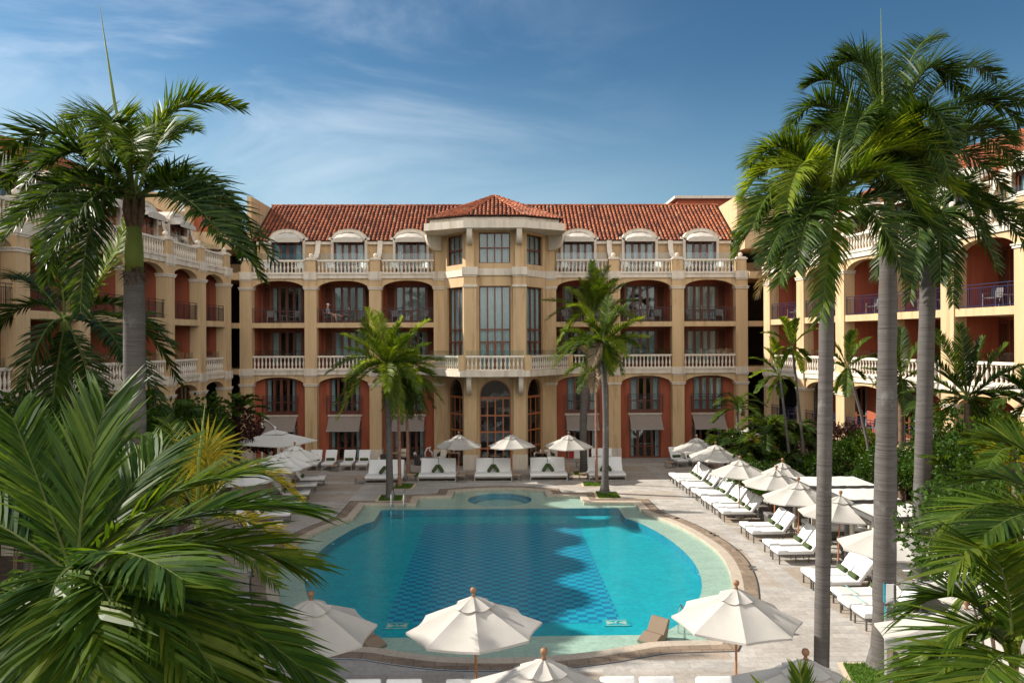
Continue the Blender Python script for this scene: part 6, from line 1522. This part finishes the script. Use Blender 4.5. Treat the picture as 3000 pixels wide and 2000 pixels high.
spec('palm with yellowing tips under the large dark palm', (2980, 1330), 20, [(2850, 1230), (2880, 1330), (2930, 1230), (3050, 1250), (2870, 1420), (2960, 1470), (2820, 1300)], ('leaf_mid', 'leaf_gold'), 64)
spec('pale-tipped palm at the far right below the balustrade', (3030, 1180), 26, [(2940, 1100), (2920, 1190), (2960, 1260), (3000, 1080), (2900, 1150)], ('leaf_dark',), 65)
clump('dark traveller-like palm in front of the left hotel corner', DY(548, 950, 46), 14, 2.0, ('leaf_dark', 'leaf_mid'), 71, grp='small palms in front of the left corner', lw=0.09, ll=0.6, lo=5, dr=0.25, name='date_palm')
clump('dark palm half hidden behind the tall left trunk', DY(400, 985, 36), 14, 2.4, ('leaf_dark',), 72, grp='small palms in front of the left corner', lw=0.06, ll=0.7)
clump('shaded low palm beside the left trunk', DY(350, 1060, 30), 12, 2.0, ('leaf_dark', 'leaf_mid'), 73, grp='small palms in front of the left corner', lw=0.05)
clump('yellowish low palm left of the golden palm', DY(400, 1100, 22), 12, 1.9, ('leaf_gold', 'leaf_mid'), 74, grp='small palms in front of the left corner', lw=0.04)
clump('dark low palm at the left edge behind the broad leaves', DY(60, 1010, 22), 12, 2.4, ('leaf_dark',), 75, grp='small palms in front of the left corner', lw=0.06, ll=0.7)

# shrubs and hedges
def shrub(label, c, r, n, leaf, mat, seed, cat='shrub', name='shrub', flowers=0, grp=None):
    rn = random.Random(seed); root = empty(name, (c.x, c.y, 0), 0, label, cat, grp); mb = MB(); fl = MB()
    ph = [rn.uniform(0, 6) for _ in range(6)]
    def place(k):
        u = rn.uniform(-0.35, 1); a = rn.uniform(0, 2 * pi); q = math.sqrt(max(0, 1 - u * u)); d = V((q * cos(a), q * sin(a), u))
        m = 1 + 0.16 * sin(3 * a + ph[0]) + 0.13 * sin(5 * u + ph[1] + 2 * a) + 0.09 * sin(9 * a + ph[2] + 7 * u)
        rr = m * (1 - abs(rn.gauss(0, 0.13)))
        return d, V((d.x * r[0] * rr, d.y * r[1] * rr, max(0.05, c.z + d.z * r[2] * rr)))
    for k in range(n):
        d, p = place(k); d2 = (d + V((rn.gauss(0, .5), rn.gauss(0, .5), rn.gauss(0.25, .4)))).normalized()
        t = d2.cross(V((rn.gauss(0, 1), rn.gauss(0, 1), rn.gauss(0, 1)))).normalized(); L = leaf * rn.uniform(0.7, 1.3); w = t * L * 0.26
        mb.add([p - w * 0.3, p + d2 * L * 0.5 - w + Z1 * 0.02, p + d2 * L * 0.5 + w + Z1 * 0.02, p + d2 * L - Z1 * L * 0.15], [(0, 1, 2), (1, 3, 2)])
    mb.obj('foliage', [mat], root, fix=False)
    for k in range(flowers):
        d, p = place(k); p = V((0, 0, c.z)) + (p - V((0, 0, c.z))) * 1.06
        for j in range(5):
            a = j * 1.257; t = V((cos(a), sin(a), 0.2)) * 0.05; s = V((-sin(a), cos(a), 0)) * 0.022
            fl.add([p, p + t - s, p + t * 1.4, p + t + s], [(0, 1, 2, 3)])
    if flowers: fl.obj('flowers', ['flower'], root, fix=False)
    mb = MB()
    for k in range(7):
        a = k * 0.9; mb.tube([(0.1 * cos(a), 0.1 * sin(a), 0), (r[0] * 0.3 * cos(a), r[1] * 0.3 * sin(a), c.z * 0.6), (r[0] * 0.6 * cos(a), r[1] * 0.6 * sin(a), c.z + r[2] * 0.3)], [0.04, 0.025, 0.01], 5)
    mb.obj('stems', ['fibre'], root); return root
gS = 'shrubs in the right planting'
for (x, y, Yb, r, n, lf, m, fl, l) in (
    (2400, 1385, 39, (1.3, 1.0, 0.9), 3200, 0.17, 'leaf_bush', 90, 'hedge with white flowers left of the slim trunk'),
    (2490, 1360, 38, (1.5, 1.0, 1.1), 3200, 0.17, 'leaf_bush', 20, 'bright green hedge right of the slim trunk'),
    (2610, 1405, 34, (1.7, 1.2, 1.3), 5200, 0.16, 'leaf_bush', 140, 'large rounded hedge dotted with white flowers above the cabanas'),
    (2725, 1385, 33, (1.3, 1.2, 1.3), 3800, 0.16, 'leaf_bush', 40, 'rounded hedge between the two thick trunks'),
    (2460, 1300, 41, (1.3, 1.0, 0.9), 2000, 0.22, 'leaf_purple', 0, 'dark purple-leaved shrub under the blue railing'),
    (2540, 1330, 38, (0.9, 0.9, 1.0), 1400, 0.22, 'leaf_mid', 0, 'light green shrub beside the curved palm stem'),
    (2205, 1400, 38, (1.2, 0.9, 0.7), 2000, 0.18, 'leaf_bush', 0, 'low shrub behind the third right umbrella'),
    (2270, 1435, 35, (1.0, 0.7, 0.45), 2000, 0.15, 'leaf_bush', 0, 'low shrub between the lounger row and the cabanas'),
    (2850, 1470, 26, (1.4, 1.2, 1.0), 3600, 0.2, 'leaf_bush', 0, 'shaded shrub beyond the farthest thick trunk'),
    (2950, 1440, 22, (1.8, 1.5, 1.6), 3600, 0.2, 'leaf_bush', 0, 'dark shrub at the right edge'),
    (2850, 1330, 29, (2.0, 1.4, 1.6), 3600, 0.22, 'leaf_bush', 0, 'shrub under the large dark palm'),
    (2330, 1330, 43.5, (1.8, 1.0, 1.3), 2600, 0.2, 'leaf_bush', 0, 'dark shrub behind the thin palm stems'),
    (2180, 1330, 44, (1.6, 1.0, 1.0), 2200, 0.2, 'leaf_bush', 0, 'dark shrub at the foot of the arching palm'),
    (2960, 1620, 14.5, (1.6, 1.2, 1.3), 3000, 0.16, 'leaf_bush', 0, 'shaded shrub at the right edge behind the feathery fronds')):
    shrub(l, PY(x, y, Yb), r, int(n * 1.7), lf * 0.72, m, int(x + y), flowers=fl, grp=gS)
gS2 = 'shrubs in the left planting'
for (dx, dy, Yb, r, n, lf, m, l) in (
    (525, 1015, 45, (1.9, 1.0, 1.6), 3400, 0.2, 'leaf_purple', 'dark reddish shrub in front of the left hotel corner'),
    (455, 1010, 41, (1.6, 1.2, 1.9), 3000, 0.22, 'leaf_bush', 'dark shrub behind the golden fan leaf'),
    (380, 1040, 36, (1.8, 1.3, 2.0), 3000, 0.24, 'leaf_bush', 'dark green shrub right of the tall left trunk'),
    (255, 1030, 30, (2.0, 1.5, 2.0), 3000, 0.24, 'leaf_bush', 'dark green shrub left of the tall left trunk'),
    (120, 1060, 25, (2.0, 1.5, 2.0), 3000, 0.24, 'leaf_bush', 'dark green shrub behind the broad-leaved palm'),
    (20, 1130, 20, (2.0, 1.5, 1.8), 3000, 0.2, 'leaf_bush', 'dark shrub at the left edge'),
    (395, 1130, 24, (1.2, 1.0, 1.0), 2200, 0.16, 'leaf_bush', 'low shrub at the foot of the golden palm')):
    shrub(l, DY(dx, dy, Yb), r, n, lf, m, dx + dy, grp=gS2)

# ------------------------------------------------------------------ light, sky, camera
EL, AZ = rad(34), rad(16)       # the sun stands to the left and a little behind the hotel
sd = V((-cos(AZ) * cos(EL), sin(AZ) * cos(EL), sin(EL)))
sun = bpy.data.lights.new('sun', 'SUN'); sun.energy = 3.3; sun.angle = rad(0.6); sun.color = (1.0, 0.93, 0.82)
so_ = bpy.data.objects.new('sun', sun); COL.objects.link(so_); so_.rotation_euler = sd.to_track_quat('Z', 'Y').to_euler()
w = bpy.data.worlds.new('World'); S.world = w; w.use_nodes = True; nt = w.node_tree; bg = nt.nodes['Background']
sky = nt.nodes.new('ShaderNodeTexSky'); sky.sky_type = 'NISHITA'; sky.sun_disc = False; sky.sun_elevation = EL
sky.sun_rotation = math.atan2(sd.x, sd.y); sky.air_density = 1.0; sky.dust_density = 0.6; sky.ozone_density = 2.2; sky.altitude = 0
tc = nt.nodes.new('ShaderNodeTexCoord'); gen = tc.outputs['Generated']
def mth(op, x, y=None, clamp=False):
    n = nt.nodes.new('ShaderNodeMath'); n.operation = op; n.use_clamp = clamp
    for i, v in enumerate((x, y)):
        if v is None: continue
        if isinstance(v, (int, float)): n.inputs[i].default_value = v
        else: nt.links.new(v, n.inputs[i])
    return n.outputs[0]
def dotv(v):
    n = nt.nodes.new('ShaderNodeVectorMath'); n.operation = 'DOT_PRODUCT'; nt.links.new(gen, n.inputs[0]); n.inputs[1].default_value = v; return n.outputs['Value']
def sstep(x, a_, b_):
    n = nt.nodes.new('ShaderNodeMapRange'); n.interpolation_type = 'SMOOTHSTEP'; n.inputs[1].default_value = a_; n.inputs[2].default_value = b_; nt.links.new(x, n.inputs[0]); return n.outputs[0]
# thin cirrus, streaked down to the right over the left half of the view
mp = nt.nodes.new('ShaderNodeMapping'); mp.inputs['Rotation'].default_value = (0, rad(35), 0); mp.inputs['Scale'].default_value = (1.4, 2.0, 5.0)
nt.links.new(gen, mp.inputs['Vector'])
c1 = sstep(noise(nt, 2.0, 7, 0.58, mp.outputs[0], 0.7), 0.36, 0.80)
c2 = sstep(noise(nt, 1.5, 2, 0.5, mapping(nt, gen, (1, 1, 1), (0.4, 0, 0.2))), 0.38, 0.62)
left = sstep(dotv((-0.8, 0.5, 0.1)), 0.25, 0.85)
cf = mth('MULTIPLY', mth('MULTIPLY', c1, c2), mth('MULTIPLY', left, 0.5))
hs = nt.nodes.new('ShaderNodeHueSaturation'); hs.inputs['Saturation'].default_value = 1.04; nt.links.new(sky.outputs[0], hs.inputs['Color'])
front = mixc(nt, 1.0, hs.outputs[0], (0.55 / 3, 0.74 / 3, 0.84 / 3), 'MULTIPLY')
gm = nt.nodes.new('ShaderNodeGamma'); gm.inputs[1].default_value = 1.35; nt.links.new(front, gm.inputs[0])
vs_ = nt.nodes.new('ShaderNodeVectorMath'); vs_.operation = 'MULTIPLY'; vs_.inputs[1].default_value = (3.6, 3.05, 2.38); nt.links.new(gm.outputs[0], vs_.inputs[0]); front = vs_.outputs[0]
front = mixc(nt, cf, front, (9.0, 9.6, 10.2))
hz = mth('MULTIPLY', sstep(dotv((0, 0, 1)), 0.34, 0.10), mth('MULTIPLY', mth('ADD', sstep(dotv((-0.8, 0.55, 0.0)), 0.1, 0.95), 0.25), 0.72))
front = mixc(nt, hz, front, (3.6, 5.0, 6.0))
# unseen bright clouds added behind the camera to fill the shaded facades
sky_fill = mth('MULTIPLY', sstep(dotv((0, -1, 0)), -0.02, 0.45), sstep(noise(nt, 2.0, 5, 0.6, gen), 0.36, 0.52))
sky_fill = mth('MULTIPLY', sky_fill, sstep(dotv((0, 0, 1)), -0.02, 0.06))
mx = mixc(nt, sky_fill, front, (15.0, 14.3, 13.4))
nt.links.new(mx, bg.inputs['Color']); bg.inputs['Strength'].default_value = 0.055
cam = bpy.data.cameras.new('camera'); cam.lens = 28.0; cam.sensor_width = 36; cam.clip_end = 2000; cam.clip_start = 0.1
co = bpy.data.objects.new('camera', cam); COL.objects.link(co)
mw = Matrix((( _r.x, _u.x, -_f.x, CAM.x), (_r.y, _u.y, -_f.y, CAM.y), (_r.z, _u.z, -_f.z, CAM.z), (0, 0, 0, 1)))
co.matrix_world = mw; S.camera = co
S.render.engine = 'CYCLES'
S.cycles.max_bounces = 8; S.cycles.diffuse_bounces = 4; S.cycles.glossy_bounces = 3; S.cycles.transmission_bounces = 4; S.cycles.transparent_max_bounces = 12
S.cycles.caustics_reflective = False; S.cycles.caustics_refractive = False; S.cycles.sample_clamp_indirect = 6
S.cycles.use_denoising = True
S.view_settings.view_transform = 'Standard'; S.view_settings.look = 'None'; S.view_settings.exposure = 1.28; S.view_settings.gamma = 1.0
